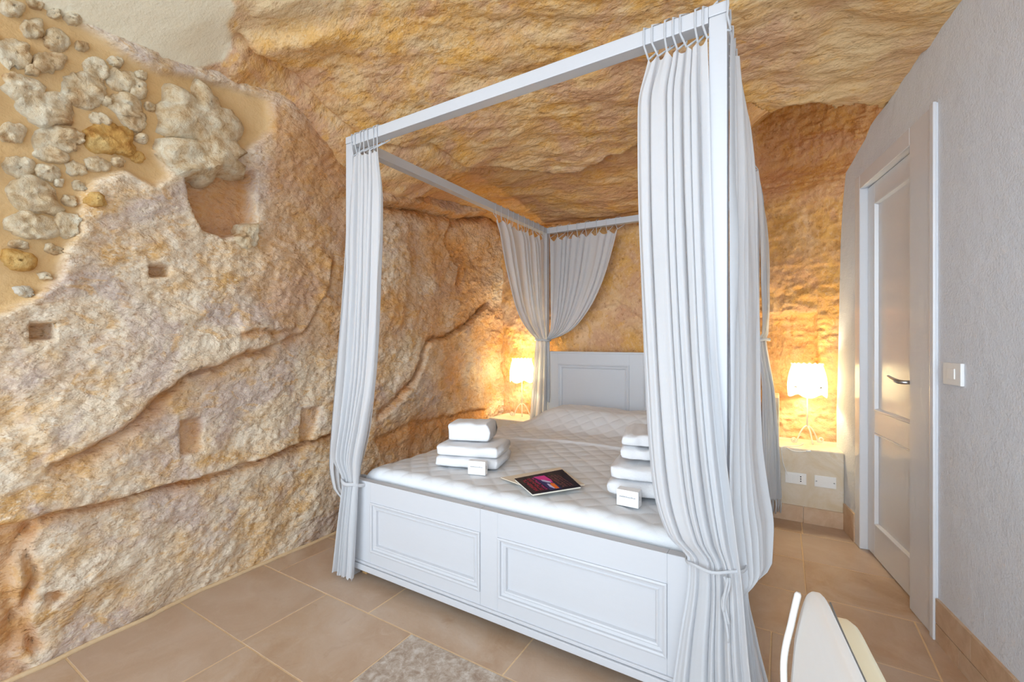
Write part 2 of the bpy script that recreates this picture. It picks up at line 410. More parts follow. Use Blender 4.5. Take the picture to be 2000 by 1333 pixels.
recess(LW((287, 517), (326, 520), (322, 540), (290, 543)), .08, .006, .5, .004)
recess(LW((345, 820), (386, 815), (390, 880), (348, 885)), .028, .01, .6)
recess(LW((595, 800), (628, 795), (604, 868), (582, 870)), .022, .01, .5)
groove(LW((80, 1155), (100, 1150), (112, 1160)), .03, .012)
# stretch of wall beside the bed
groove(LW((680, 398), (760, 402), (830, 408), (880, 424), (940, 421), (1010, 428)), .06, .022, .075, .12, 1)
groove(LW((975, 585), (912, 640), (880, 660), (840, 668), (832, 700), (820, 735), (785, 775), (735, 828)), .045, .014, .035, .14, 1)
groove(LW((880, 424), (872, 470), (905, 520), (900, 560)), .03, .014, .02, .1, -1)
recess(LW((735, 420), (800, 430), (815, 520), (790, 640), (740, 660)), -.02, .03, 0)
groove(LW((728, 865), (800, 830), (880, 815), (960, 800)), .025, .03)
far = sstep(.25, .9, Yg)
D = D + far*(.03*fbm(Yg*3, Zg*3, 9, 4, .55, seed=77)+.010*fbm(Yg*18, Zg*18, 4, 3, .6, seed=78))
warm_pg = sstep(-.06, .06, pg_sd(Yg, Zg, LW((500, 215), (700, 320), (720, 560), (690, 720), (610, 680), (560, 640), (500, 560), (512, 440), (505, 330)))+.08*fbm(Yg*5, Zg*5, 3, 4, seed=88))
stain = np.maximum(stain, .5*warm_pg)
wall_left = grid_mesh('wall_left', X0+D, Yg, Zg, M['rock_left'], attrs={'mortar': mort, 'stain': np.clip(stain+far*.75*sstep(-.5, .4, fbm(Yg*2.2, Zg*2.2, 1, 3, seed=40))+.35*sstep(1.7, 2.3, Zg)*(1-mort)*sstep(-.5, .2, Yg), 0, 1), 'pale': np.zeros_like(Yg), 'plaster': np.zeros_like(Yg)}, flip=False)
tag(wall_left, 'rough pale limestone wall of rubble and large hewn blocks left of the bed', kind='structure')
XLW = X0+D
def left_x(y, z):
    i = int(round((y-ys[0])/.0088)); j = int(round((z-zs[0])/.0088))
    return float(XLW[max(0, min(len(ys)-1, i)), max(0, min(len(zs)-1, j))])

# ---- rubble stones set in the mortar (each its own piece)
def stone(outline, mat, proud=.03, seed=0, name='stone'):
    """outline: polygon in wall (y, z); a lumpy pillow bedded in the wall"""
    P = np.array(outline); c = P.mean(0); K = 36; R = 8
    ang = np.arctan2(P[:, 1]-c[1], P[:, 0]-c[0]); rr = np.hypot(P[:, 0]-c[0], P[:, 1]-c[1])
    o = np.argsort(ang); ang = ang[o]; rr = rr[o]
    th = np.linspace(-math.pi, math.pi, K, endpoint=False)
    rad = np.interp(th, np.r_[ang[-1]-2*math.pi, ang, ang[0]+2*math.pi], np.r_[rr[-1], rr, rr[0]])
    rad = rad*(1+.10*vnoise(np.cos(th)*3+seed, np.sin(th)*3, seed*1.7)+.07*vnoise(np.cos(th)*8+seed, np.sin(th)*8, seed*2.7))
    V = [(left_x(*c)+proud, c[0], c[1])]; F = []
    for k in range(1, R+1):
        q = k/R
        h = proud*(1-.25*q*q)*(1-q**9)-.03*(q >= .999)
        for a, r in zip(th, rad):
            y = c[0]+math.cos(a)*r*q; z = c[1]+math.sin(a)*r*q
            hh = h+(.011*float(vnoise(y*22, z*22, seed))+.008*float(vnoise(y*55, z*55, seed+4)))*(q < 1)
            V.append((left_x(c[0], c[1])*.35+left_x(y, z)*.65+hh, y, z))
    for k in range(K): F.append((0, 1+k, 1+(k+1) % K))
    for r in range(R-1):
        for k in range(K):
            a = 1+r*K+k; b = 1+r*K+(k+1) % K; F.append((a, a+K, b+K, b))
    return mesh(name, V, F, mat, wall_left, True)
rub = [(14, 30, 44, 30), (52, 68, 38, 38), (100, 90, 48, 42), (14, 118, 60, 62), (84, 132, 66, 30), (175, 141, 48, 40), (154, 184, 74, 62), (225, 166, 60, 42), (258, 182, 30, 42),
       (236, 212, 66, 44), (252, 242, 52, 34), (35, 182, 80, 46), (78, 220, 112, 54), (184, 240, 42, 22), (205, 276, 92, 54, 'stone_warm'), (18, 266, 50, 40), (96, 278, 96, 42), (28, 332, 64, 38),
       (92, 308, 74, 24), (86, 340, 52, 30), (143, 331, 38, 24), (183, 322, 52, 26), (60, 388, 112, 64), (52, 444, 106, 46), (124, 440, 36, 52), (30, 511, 66, 36, 'stone_warm'), (40, 571, 38, 20, 'stone_white'),
       (-60, 90, 70, 60), (-70, 200, 80, 60), (-60, 320, 70, 50), (-70, 440, 80, 60), (178, 395, 40, 26, 'stone_warm'), (130, 50, 30, 18), (150, 100, 26, 18), (52, 150, 30, 16), (120, 240, 26, 18), (140, 275, 28, 20), (196, 205, 22, 16), (284, 215, 22, 18), (270, 275, 26, 18), (262, 310, 30, 20, 'stone_warm'), (150, 365, 26, 20), (110, 360, 22, 16), (225, 320, 26, 16), (132, 395, 24, 24), (100, 490, 34, 20), (80, 540, 24, 14), (60, 20, 30, 20), (95, 40, 24, 16), (30, 480, 40, 16), (215, 130, 30, 16), (265, 155, 26, 16)]
for i, s in enumerate(rub):
    cx, cy, wd, ht = s[:4]; rs = random.Random(i)
    pts = []
    for k in range(9):
        a = 2*math.pi*k/9+rs.uniform(-.25, .25); q = 1.13/max(abs(math.cos(a)), abs(math.sin(a)))**.7*rs.uniform(.80, 1.10)
        pts.append((cx+math.cos(a)*wd*.52*q, cy+math.sin(a)*ht*.52*q+math.cos(a)*wd*.08))
    stone(LW(*pts), M[s[4] if len(s) > 4 else 'stone'], .024, i)
for i in range(34):   # the rubble goes on towards the entrance
    rs = random.Random(900+i); y = rs.uniform(-1.84, -1.16); z = rs.uniform(1.32, 2.2)
    wd, ht = rs.uniform(.05, .13), rs.uniform(.04, .08)
    stone([(y+math.cos(a)*wd*rs.uniform(.5, .68), z+math.sin(a)*ht*rs.uniform(.5, .68)) for a in np.linspace(0, 2*math.pi, 9, endpoint=False)], M['stone_warm' if i % 6 == 0 else 'stone'], .024, 900+i)
stone(LW((302, 190), (310, 165), (368, 163), (366, 200), (425, 212), (462, 250), (470, 280), (430, 292), (360, 278), (304, 262)), M['stone'], .07, 50)
stone(LW((288, 312), (306, 271), (370, 284), (452, 318), (490, 308), (494, 345), (430, 342), (372, 352), (318, 338)), M['stone'], .06, 51)
stone(LW((456, 470), (470, 452), (505, 432), (506, 462), (496, 486), (470, 484)), M['stone'], .03, 52)

# ---- back rock wall: y(x, z)
YB = 2.27
def BW(*px): return [tuple(on_y(a, b, YB)[[0, 2]]) for a, b in px]
xs = np.arange(-.75, 2.75, .0095); zb = np.arange(-.05, 3.0, .0095)
Xg, Zb = np.meshgrid(xs, zb, indexing='ij')
Db = .05*fbm(Xg*1.4, Zb*1.4, 3, 3, seed=51)+.02*fbm(Xg*5, Zb*7, 1, 4, .55, seed=52)+.009*fbm(Xg*24, Zb*28, 2, 4, .6, seed=53)
Db = Db + sstep(1.6, 1.8, Xg)*(.012*fbm(Xg*16, Zb*26, 8, 3, .6, seed=54, ridged=True))
nm = sstep(-.012, .012, pg_sd(Xg, Zb, BW((1440, 618), (1592, 612), (1598, 700), (1600, 772), (1440, 790)))+.006*fbm(Xg*20, Zb*20, 0, 2, seed=3))
Db = Db - .07*nm
d_, s_, p_ = pl_dist(Xg, Zb+.01*fbm(Xg*9, Zb*9, 0, 2, seed=6), BW((1400, 362), (1500, 358), (1600, 346), (1680, 340))); Db = Db - .022*np.exp(-(d_/.012)**2)
d_, s_, p_ = pl_dist(Xg, Zb, BW((1080, 560), (1150, 600), (1200, 590), (1270, 640))); Db = Db - .02*np.exp(-(d_/.02)**2)
Db = Db - .28*sstep(2.12, 2.5, Zb)*sstep(1.45, 1.7, Xg)
Yb = YB - .12*sstep(.25, -.6, Xg) - .03*sstep(1.5, 2.3, Xg) - Db
wall_back = grid_mesh('wall_back', Xg, Yb, Zb, M['rock_back'], attrs={'mortar': Xg*0, 'plaster': Xg*0, 'stain': .35*sstep(1.5, 1.8, Xg)+.15, 'pale': .5*sstep(1.2, .6, Zb)*sstep(1.5, 1.8, Xg)*(1-nm)}, flip=False)  # pale puts the lit area below the niche into the rock colour
tag(wall_back, 'ochre hewn rock wall behind the headboard with a square niche', kind='structure')

# ---- rock ceiling: z(x, y); a thin-plate sheet through surveyed heights, with a broken lip across the bed
def tps(pts):
    P = np.array(pts, float); n = len(P)
    def U(r2): return np.where(r2 > 0, r2*np.log(r2+1e-12), 0)
    K = U(((P[:, None, :2]-P[None, :, :2])**2).sum(-1)) + np.eye(n)*.01
    Q = np.c_[np.ones(n), P[:, :2]]; A = np.block([[K, Q], [Q.T, np.zeros((3, 3))]])
    cf = np.linalg.solve(A, np.r_[P[:, 2], 0, 0, 0])
    def f(x, y):
        r = cf[n]+cf[n+1]*x+cf[n+2]*y
        for i in range(n): r = r+cf[i]*U((x-P[i, 0])**2+(y-P[i, 1])**2)
        return r
    return f
c_near = tps([(-.6, -2.4, 2.3), (-.6, -1.06, 2.26), (-.6, -.6, 2.19), (-.5, -.31, 2.33), (-.5, 0, 2.25), (-.5, .33, 2.11), (-.5, .66, 2.05), (-.5, 1.2, 2.12), (-.5, 1.8, 2.2),
              (0, -.5, 2.5), (.3, -.6, 2.55), (.3, -1.2, 2.6), (.3, -2.4, 2.6), (0, 0, 2.42), (0, .5, 2.28), (0, 1, 2.26), (.9, 0, 2.5), (.9, .6, 2.38), (.6, 1.2, 2.3), (1.1, 1.2, 2.3),
              (1.7, .3, 2.42), (1.7, 1.15, 2.32), (2.0, 1.16, 2.3), (2.25, 1.4, 2.28), (2.38, .68, 2.33), (2.35, .98, 2.31), (2.45, .2, 2.37), (2.6, -.6, 2.42), (1.5, -1, 2.62), (1.5, -2.4, 2.65), (2.9, -2.4, 2.5), (0, 1.5, 2.3), (.9, 1.9, 2.3), (2.7, 1.5, 2.3)])
c_far = tps([(-.6, .6, 2.06), (-.5, 1, 2.16), (-.5, 1.8, 2.22), (-.4, 2.4, 2.2), (0, 1.1, 2.27), (0, 2.2, 2.2), (.5, 1.45, 2.29), (.85, 2.25, 2.19), (.85, 1.4, 2.305), (1.2, 1.35, 2.34), (1.3, 2.25, 2.36), (1.7, 1.3, 2.72), (1.7, 2.4, 2.85), (2.3, 1.5, 2.62), (2.4, 2.4, 2.8), (2.7, 2.4, 2.8), (.4, .8, 2.32)])
def lip_y(x): return np.interp(x, [-.8, -.1, .14, .35, .56, .75, .9, 1.1, 1.4, 1.7, 1.78, 1.86, 2.0, 2.06, 2.16, 2.3, 2.8], [.8, .9, .96, 1.15, 1.32, 1.28, 1.22, 1.19, 1.1, 1.06, 1.2, 1.1, 1.14, 1.3, 1.22, 1.42, 1.5])
xs = np.arange(-.85, 2.95, .0105); yc = np.arange(-1.9, 2.6, .0105)
Xc, Yc = np.meshgrid(xs, yc, indexing='ij')
near = c_near(Xc, Yc); farz = c_far(Xc, Yc)
step = sstep(0, .014, Yc-lip_y(Xc)-.03*fbm(Xc*6, Yc*2, 0, 3, seed=61)-.012*fbm(Xc*25, Yc*4, 0, 2, seed=62))
# plaster vault at the upper left, traced onto the sheet
def on_ceil(px, py):
    d = ray(px, py); lo, hi = .2, 6.0
    for _ in range(50):
        m = (lo+hi)/2; p = CAM+d*m
        if p[2] > c_near(p[0], p[1]): hi = m
        else: lo = m
    return tuple((CAM+d*lo)[:2])
pl_pg = [on_ceil(a, b) for a, b in ((-400, -200), (-100, -80), (40, 2), (130, 55), (220, 104), (300, 150), (372, 168), (395, 135), (438, 122), (455, 85), (448, 50), (462, 5), (430, -60), (300, -200))]
pw = .012*fbm(Xc*16, Yc*16, 0, 3, seed=63)
plast = sstep(-.008, .012, pg_sd(Xc, Yc, pl_pg)+pw)
ca, sa = math.cos(.35), math.sin(.35)
A_ = Xc*ca+Yc*sa; B_ = -Xc*sa+Yc*ca
Dc = .045*fbm(Xc*1.5, Yc*1.5, 4, 3, seed=64) + (1-plast*.9)*(.022*fbm(A_*3, B_*8, 1, 4, .55, seed=65)+.006*fbm(A_*14, B_*26, 1, 4, .6, seed=66)+.014*fbm(A_*1.8, B_*5, 9, 3, .5, seed=69, ridged=True))
# broken edge of the rock sheet right of the plaster and a fault above the left wall
d_, s_, p_ = pl_dist(Xc, Yc, [on_ceil(a, b) for a, b in ((470, 90), (560, 160), (640, 240), (720, 300))]); Dc = Dc + .05*np.exp(-(d_/.03)**2)
d_, s_, p_ = pl_dist(Xc, Yc, [on_ceil(a, b) for a, b in ((440, 165), (458, 95), (600, 60), (760, 40))]); Dc = Dc - .03*np.tanh(s_*d_/.03)*np.exp(-d_/.12)*sstep(1, .7, p_)
d_, s_, p_ = pl_dist(Xc, Yc, [on_ceil(a, b) for a, b in ((740, 292), (790, 302), (840, 296), (900, 330), (960, 345))]); Dc = Dc + .03*np.exp(-(d_/.02)**2)
farm = step
lipd = np.clip(Yc-lip_y(Xc), 0, 9)
Zc = near*(1-step)+(farz+(.17*np.exp(-(lipd/.075)**2))*sstep(.1, .3, Xc))*step + Dc - .025*(1-step)*np.exp(-np.clip(lip_y(Xc)-Yc, 0, 9)/.12)*sstep(.1, .3, Xc)
pale = sstep(-.05, .12, pg_sd(Xc, Yc, [on_ceil(a, b) for a, b in ((440, -120), (470, 85), (600, 70), (760, 30), (900, -30), (900, -150))])+.06*fbm(Xc*6, Yc*6, 1, 3, seed=68))*.9
pale = np.maximum(pale, .55*sstep(1.5, 2.2, Xc)*sstep(.3, 1.0, Yc)*(1-step))  # right side painted paler to make up for weak light there
ceiling = grid_mesh('ceiling', Xc, Yc, Zc, M['rock_ceiling'], attrs={'mortar': Xc*0, 'plaster': plast, 'pale': pale, 'stain': np.clip(.4*step+.2*sstep(-.3, .5, fbm(Xc*1.8, Yc*1.8, 1, 3, seed=70)), 0, 1)}, flip=True)
tag(ceiling, 'brown bedded rock cave ceiling with a broken ledge and cream plaster patch', kind='structure')

# ---- right plaster wall with door; local frame u along the wall towards the camera, n into the room
WO = np.array([2.159, 1.917]); WU = np.array([.1726, -.985]); WN = np.array([-.985, -.1726])
def wp(u, n, z): p = WO+WU*u+WN*n; return (p[0], p[1], z)
WM = Matrix(((WU[0], WN[0], 0, WO[0]), (WU[1], WN[1], 0, WO[1]), (0, 0, 1, 0), (0, 0, 0, 1)))
def wall_uz(px, py, n=0):
    d = ray(px, py); o = np.r_[WO+WN*n, 0]; nn = np.r_[WN, 0]
    p = CAM+d*((nn@(o-CAM))/(nn@d)); return float((p[:2]-WO)@WU), float(p[2])
def wbox(name, lo, hi, mat, parent=None, bev=.003): return box(name, lo, hi, mat, parent, bev, WM)
rw = NT  # noqa
LEAF = -.03
uL = wall_uz(1694.5, 700, LEAF)[0]; uR = wall_uz(1797, 700, LEAF)[0]; zT = wall_uz(1694.5, 369, LEAF)[1]
fL = wall_uz(1672, 900, 0)[0]; fR = wall_uz(1832, 700, .0)[0]; fT = wall_uz(1822, 208, 0)[1]
# wall slab: outline in (u, z) with a ragged top edge, and a door hole
out = [(2.95, -.02), (2.95, 2.75), (1.35, 2.75), (.6, 2.55)]
for px, py in ((1735, 200), (1712, 228), (1700, 246), (1690, 272), (1676, 296), (1664, 318), (1652, 338), (1646, 400), (1642, 470), (1640, 560), (1638, 650), (1636, 740), (1634, 800), (1634, 860)):
    out.append(wall_uz(px, py))
out.append((out[-1][0], -.02)); out += [(fL+.02, -.02), (fL+.02, fT-.02), (fR-.02, fT-.02), (fR-.02, -.02)]
bm = bmesh.new()
vs = [bm.verts.new(wp(u, 0, z)) for u, z in out]; f = bm.faces.new(vs)
r = bmesh.ops.extrude_face_region(bm, geom=[f])
for v in r['geom']:
    if isinstance(v, bmesh.types.BMVert): v.co += Vector((-WN[0], -WN[1], 0))*.12
wall_right = bm_obj('wall_right', bm, M['plaster']); tag(wall_right, 'white plastered wall around the door', kind='structure')
# door
door = empty('door_1', wp((uL+uR)/2, LEAF, 0), 'white two-panel wooden door in a white frame', None, None, 'structure')
bm = bmesh.new()
pu0, pz1 = wall_uz(1712, 393, LEAF); pu1 = wall_uz(1786, 600, LEAF)[0]; pz0 = wall_uz(1709, 803, LEAF)[1]
qz1 = wall_uz(1707, 845, LEAF)[1]; qz0 = wall_uz(1707, 1025, LEAF)[1]; pu0 = wall_uz(1708, 700, LEAF)[0]
zb0 = .008
for lo, hi in (((uL+.003, LEAF-.04, zb0), (pu0, LEAF, zT)), ((pu1, LEAF-.04, zb0), (uR-.003, LEAF, zT)), ((pu0, LEAF-.04, pz1), (pu1, LEAF, zT)), ((pu0, LEAF-.04, qz1), (pu1, LEAF, pz0)), ((pu0, LEAF-.04, zb0), (pu1, LEAF, qz0))):
    add_box(bm, lo, hi, .0015, 1, WM)
bm_obj('door_leaf', bm, M['door'], door)
for z0, z1 in ((pz0, pz1), (qz0, qz1)):
    wbox('door_panel', (pu0-.005, LEAF-.035, z0-.005), (pu1+.005, LEAF-.014, z1+.005), M['door'], door, .001)
    bm = bmesh.new(); e = .014   # bevelled moulding round the panel
    ring = lambda k, n: [bm.verts.new(wp(u, n, z)) for u, z in ((pu0+k, z0+k), (pu1-k, z0+k), (pu1-k, z1-k), (pu0+k, z1-k))]
    R3 = [ring(0, LEAF), ring(.002, LEAF+.004), ring(.008, LEAF+.003), ring(e, LEAF-.0135)]
    for a, b in zip(R3, R3[1:]):
        for k in range(4): bm.faces.new((a[k], a[(k+1) % 4], b[(k+1) % 4], b[k]))
    bm_obj('panel_moulding', bm, M['door'], door)
bm = bmesh.new()
add_box(bm, (fL, -.10, 0), (uL, .006, fT), .003, 1, WM); add_box(bm, (uR, -.10, 0), (fR, .006, fT), .003, 1, WM); add_box(bm, (uL, -.10, zT+.003), (uR, .006, fT), .003, 1, WM)
bm_obj('door_frame', bm, M['door'], door)
bm = bmesh.new(); add_box(bm, (fR-.028, .004, .0), (fR+.002, .016, fT+.002), .005, 2, WM); bm_obj('architrave', bm, M['door'], door)
hu, hz = wall_uz(1790, 748, LEAF)
hd = bm = bmesh.new(); add_box(bm, (hu-.016, LEAF, hz-.03), (hu+.014, LEAF+.008, hz+.022), .003, 2, WM); hd = bm_obj('door_handle', bm, M['steel'], door)
pts = [wp(hu, LEAF+.004, hz), wp(hu, LEAF+.045, hz), wp(hu-.012, LEAF+.055, hz+.001), wp(hu-.05, LEAF+.056, hz+.004), wp(hu-.10, LEAF+.055, hz+.010), wp(hu-.135, LEAF+.052, hz+.016)]
tube('lever', pts, [.009, .009, .010, .009, .008, .006], M['steel'], hd, 10)
ku, kz = wall_uz(1791, 787, LEAF)
kp = wbox('keyhole_plate', (ku-.009, LEAF, kz-.035), (ku+.009, LEAF+.004, kz+.03), M['door'], door, .003)
wbox('keyhole', (ku-.003, LEAF+.003, kz-.012), (ku+.003, LEAF+.0048, kz+.012), M['black'], kp, 0)

# ---- floor and tiles
floor = box('floor', (-1.0, -2.4, -.08), (3.2, 2.7, -.0012), M['grout'], None, 0); tag(floor, 'beige stone tile floor with pale grout joints', kind='structure')
rowp = .374; y0r = -.165-rowp*6
fixed = {4: [-.62, .12, .74, 1.36, 1.98], 5: [-.58, .08, .60, 1.12, 1.78, 2.4], 6: [-.3, .35, 1.02, 1.68, 2.3], 9: [-.2, .45, 1.1, 1.93, 2.7], 10: [-.4, .3, .9, 1.55, 1.93, 2.6], 11: [-.3, .4, 1.1, 1.94, 2.6]}
tm = {}
for r in range(0, 13):
    ya, yb = y0r+(r)*rowp, y0r+(r+1)*rowp
    rs = random.Random(100+r)
    js = fixed.get(r) or [(-1.0+rs.uniform(0, .5))+.64*k for k in range(7)]
    js = [-1.0]+[j for j in js if -.9 < j < 2.95]+[3.1]
    for a, b in zip(js, js[1:]):
        key = round(b-a, 3)
        if key not in tm:
            bm = bmesh.new(); add_box(bm, (-(b-a)/2+.003, -rowp/2+.003, -.02), ((b-a)/2-.003, rowp/2-.003, 0), .0008, 1)
            me = bpy.data.meshes.new('floor_tile'); bm.to_mesh(me); bm.free(); me.materials.append(M['tile']); tm[key] = me
        me = tm[key]
        if r == 5 and .5 < a < .7 and b < 1.2:
            me = me.copy(); me.materials.clear(); me.materials.append(M['tile_grey'])
        o = bpy.data.objects.new('floor_tile', me); COL.objects.link(o); o.location = ((a+b)/2, (ya+yb)/2, rs.uniform(-.0006, .0006)); o.parent = floor
# mortar fillet where the left wall meets the floor
pts = [(-2.2, .0)]; P = []
for yy in np.arange(-1.85, 1.85, .05):
    xm = max(left_x(yy, zz) for zz in (0, .02, .04, .06)); P.append((xm+.004+.004*float(vnoise(yy*7, 0, 0)), yy, .004))
tr = tube('trim_2', P, .010, M['grout'], None, 8); tag(tr, 'pale mortar fillet along the foot of the rock wall', kind='structure')

# ---- skirtings
bs = empty('baseboard_right', wp(1.3, 0, 0), 'tan stone tile skirting along the white wall', None, None, 'structure')
us = [fR+.006, fR+.16, fR+.37, fR+.72, fR+1.07, fR+1.42, fR+1.75]
for z0, z1, off in ((0, .068, 0), (.071, .163, .07)):
    e = [fR+.004]+[u+off for u in us[1:]]
    for a, b in zip(e, e[1:]): wbox('skirting_tile', (a+.001, -.02, z0), (b-.001, .010, z1), M['skirting'], bs, .0015)
bl = empty('baseboard_back', (2.0, 1.9, 0), 'tan stone tile skirting under the right bedside ledge', None, None, 'structure')
for a, b in ((1.60, 1.783), (1.786, 1.948), (1.951, 2.165)): box('skirting_tile', (a, 1.899, 0), (b, 1.92, .10), M['skirting'], bl, .0015)
wbox('skirting_tile', (.012, -.02, 0), (fL-.003, .010, .16), M['skirting'], bs, .0015)

# ================================================================== BEDSIDE LEDGES
def ledge(x0, x1, y0, y1, h, label, cheek=None):
    e = empty('bedside_ledge', ((x0+x1)/2, (y0+y1)/2, 0), label, 'ledge')
    bm = bmesh.new(); add_box(bm, (x0, y0, 0), (x1, y1, h), .012, 3); bm_obj('ledge_block', bm, M['ledge'], e, True)
    if cheek: box('ledge_cheek', cheek[0], cheek[1], M['ledge'], e, .008)
    return e
ledge(1.745, 2.158, 1.91, 2.25, .463, 'beige plastered masonry ledge below the lamp beside the door', ((1.745, 1.925, .46), (1.818, 2.25, .775)))
ledge(-.42, -.045, 1.86, 2.22, .455, 'beige plastered masonry ledge in the corner left of the headboard')

# ================================================================== BED
H = 2.149; W = 1.70; L0 = 2.088; T = .05
bed = empty('canopy_bed', (W/2, 1.05, 0), 'white painted wooden four-poster canopy bed with panelled footboard', 'bed')
P_ = M['paint']
for x, y in ((0, 0), (W-T, 0), (0, L0), (W-T, L0)):
    p = box('post', (x, y, .0), (x+T, y+T, H-.035), P_, bed, .004)
    cx, cy = x+T/2, y+T/2
    box('post_cap', (x-.001, y-.001, H-.034), (x+T+.001, y+T+.001, H), P_, p, .004)
box('canopy_rail', (T+.001, .0, H-.05), (W-T-.001, T, H), P_, bed, .003)
box('canopy_rail', (T+.001, L0, H-.05), (W-T-.001, L0+T, H), P_, bed, .003)
box('canopy_rail', (0, T+.001, H-.05), (T, L0-.001, H), P_, bed, .003)
box('canopy_rail', (W-T, T+.001, H-.05), (W, L0-.001, H), P_, bed, .003)
def panelled(name, x0, x1, z0, z1, yf, th, panels, parent):
    """frame of boards with recessed panels, stepped moulding round each; yf = front face"""
    bm = bmesh.new()
    pz0, pz1 = panels[0][1], panels[0][3]
    e = [x0]+[v for p in panels for v in (p[0], p[2])]+[x1]
    for k in range(0, len(e), 2): add_box(bm, (e[k], yf, z0), (e[k+1], yf+th, z1), .0015, 1)
    for p in panels:
        add_box(bm, (p[0], yf, z0), (p[2], yf+th, pz0), 0); add_box(bm, (p[0], yf, pz1), (p[2], yf+th, z1), 0)
    b = bm_obj(name, bm, P_, parent)
    for (a, c, d, g) in panels:
        pn = box('panel', (a-.004, yf+.014, c-.004), (d+.004, yf+th-.004, g+.004), P_, b, 0)
        bm = bmesh.new()
        ring = lambda k, y: [bm.verts.new((u, yf+y, z)) for u, z in ((a+k, c+k), (d-k, c+k), (d-k, g-k), (a+k, g-k))]
        prof = [(0, .001), (.0, -.005), (.006, -.007), (.012, -.004), (.014, .003), (.024, .005), (.028, .002), (.034, .004), (.038, .0138)]
        R_ = [ring(*q) for q in prof]
        for q, w_ in zip(R_, R_[1:]):
            for k in range(4): bm.faces.new((q[k], q[(k+1) % 4], w_[(k+1) % 4], w_[k]))
        bm_obj('panel_moulding', bm, P_, b)
    return b
fb = panelled('footboard', T-.01, W-T+.01, .05, .475, .004, .036, [(.172, .145, .808, .381), (.892, .145, 1.528, .381)], bed)
box('plinth_moulding', (T-.01, -.008, .05), (W-T+.01, .006, .078), P_, fb, .004)
box('plinth_moulding', (T-.01, -.003, .080), (W-T+.01, .006, .092), P_, fb, .003)
panelled('headboard', T-.01, W-T+.01, .25, 1.047, L0+.004, .036, [(.155, .5, .785, .948), (.897, .5, 1.545, .948)], bed)
box('headboard_cap', (T, L0-.004, 1.038), (W-T, L0+.046, 1.054), P_, bed, .004)
for x in (.012, W-.012-.028):
    box('side_board', (x, T+.002, .10), (x+.028, L0-.002, .40), P_ if x < .5 else M['wood'], bed, .003)
for k in range(9):
    y = .15+k*.225; box('slat', (.042, y, .16), (W-.042, y+.08, .178), M['wood'], bed, .002)
for x in (.066, W-.066-.03): box('foot', (x, .045, .0), (x+.03, .085, .10), M['wood'], bed, .004)

# mattress and spread
mt = box('mattress', (.07, .075, .1785), (W-.07, 2.06, .44), M['quilt'], None, .04); tag(mt, 'mattress hidden under the quilted bedspread', 'mattress')
u = np.linspace(0, 1, 330); v_ = np.linspace(0, 1, 400)
# cross profile: hangs over the sides and tucks in at the foot
def spread_profile(n, a, b, drop, r, top):
    """returns coords (pos, z) for param 0..1 along a sheet from hanging edge to hanging edge"""
    L = [(a, top-drop)]
    pts = [(a, top-drop), (a, top-r)]
    for k in range(1, 9): q = k/8*math.pi/2; pts.append((a+r-r*math.cos(q), top-r+r*math.sin(q)))
    for k in range(9): q = k/8*math.pi/2; pts.append((b-r+r*math.sin(q), top-r+r*math.cos(q)))
    pts.append((b, top-drop))
    P = np.array(pts); s = np.r_[0, np.cumsum(np.hypot(*np.diff(P, axis=0).T))]
    return lambda t: (np.interp(t*s[-1], s, P[:, 0]), np.interp(t*s[-1], s, P[:, 1]), s[-1])
fx = spread_profile(0, .055, W-.055, .24, .055, 0.0); fy = spread_profile(0, .062, 2.075, .10, .05, 0.0)
sx, zx, lx = fx(u); sy, zy, ly = fy(v_)
SX, SY = np.meshgrid(sx, sy, indexing='ij'); ZX, ZY = np.meshgrid(zx, zy, indexing='ij'); UU, VV = np.meshgrid(u*lx, v_*ly, indexing='ij')
top = .508 + .012*sstep(.05, .5, SX)*sstep(W-.05, W-.5, SX) + .010*fbm(SX*2.5, SY*2.5, 0, 2, seed=90)
hump = sstep(1.28, 1.62, SY)*(1-.45*sstep(1.80, 2.08, SY))
side = sstep(.09, .36, SX)*sstep(W-.09, W-.36, SX)
dip = 1-.10*np.exp(-((SX-.85)/.07)**2)
top = top + .115*hump*side*dip
# fold of the turned-down sheet below the pillows
rid = np.exp(-((SY-1.02-.10*(SX-.6))/.018)**2)*sstep(.28, .4, SX)*sstep(1.5, 1.35, SX); top = top + .012*rid + .006*sstep(1.02, 1.06, SY-.10*(SX-.6))
S = top + np.minimum(ZX, 0) + np.minimum(ZY, 0)
S = np.maximum(S, .27)
q = 1/.062
pu_ = np.abs(np.sin(math.pi*(UU+VV)*q*.5))*np.abs(np.sin(math.pi*(UU-VV)*q*.5))
S = S + .0045*np.sqrt(pu_)*(1-.5*rid) + .0016*fbm(SX*14, SY*14, 3, 3, seed=92)
edge = (np.abs(ZX) > .06)
SX2 = SX + np.where(SX < .85, -1, 1)*np.clip(-ZX-.05, 0, 1)*.03*np.sin(SY*21)*1.0*(np.abs(ZX) > .05)
SX2 = np.clip(SX2, .048, W-.048)
sp = grid_mesh('bedspread', SX2, SY, S, M['quilt'], None, {}, False); tag(sp, 'white diamond-quilted bedspread covering the bed and pillows', 'bedspread')
md = sp.modifiers.new('thickness', 'SOLIDIFY'); md.thickness = .004; md.offset = -1

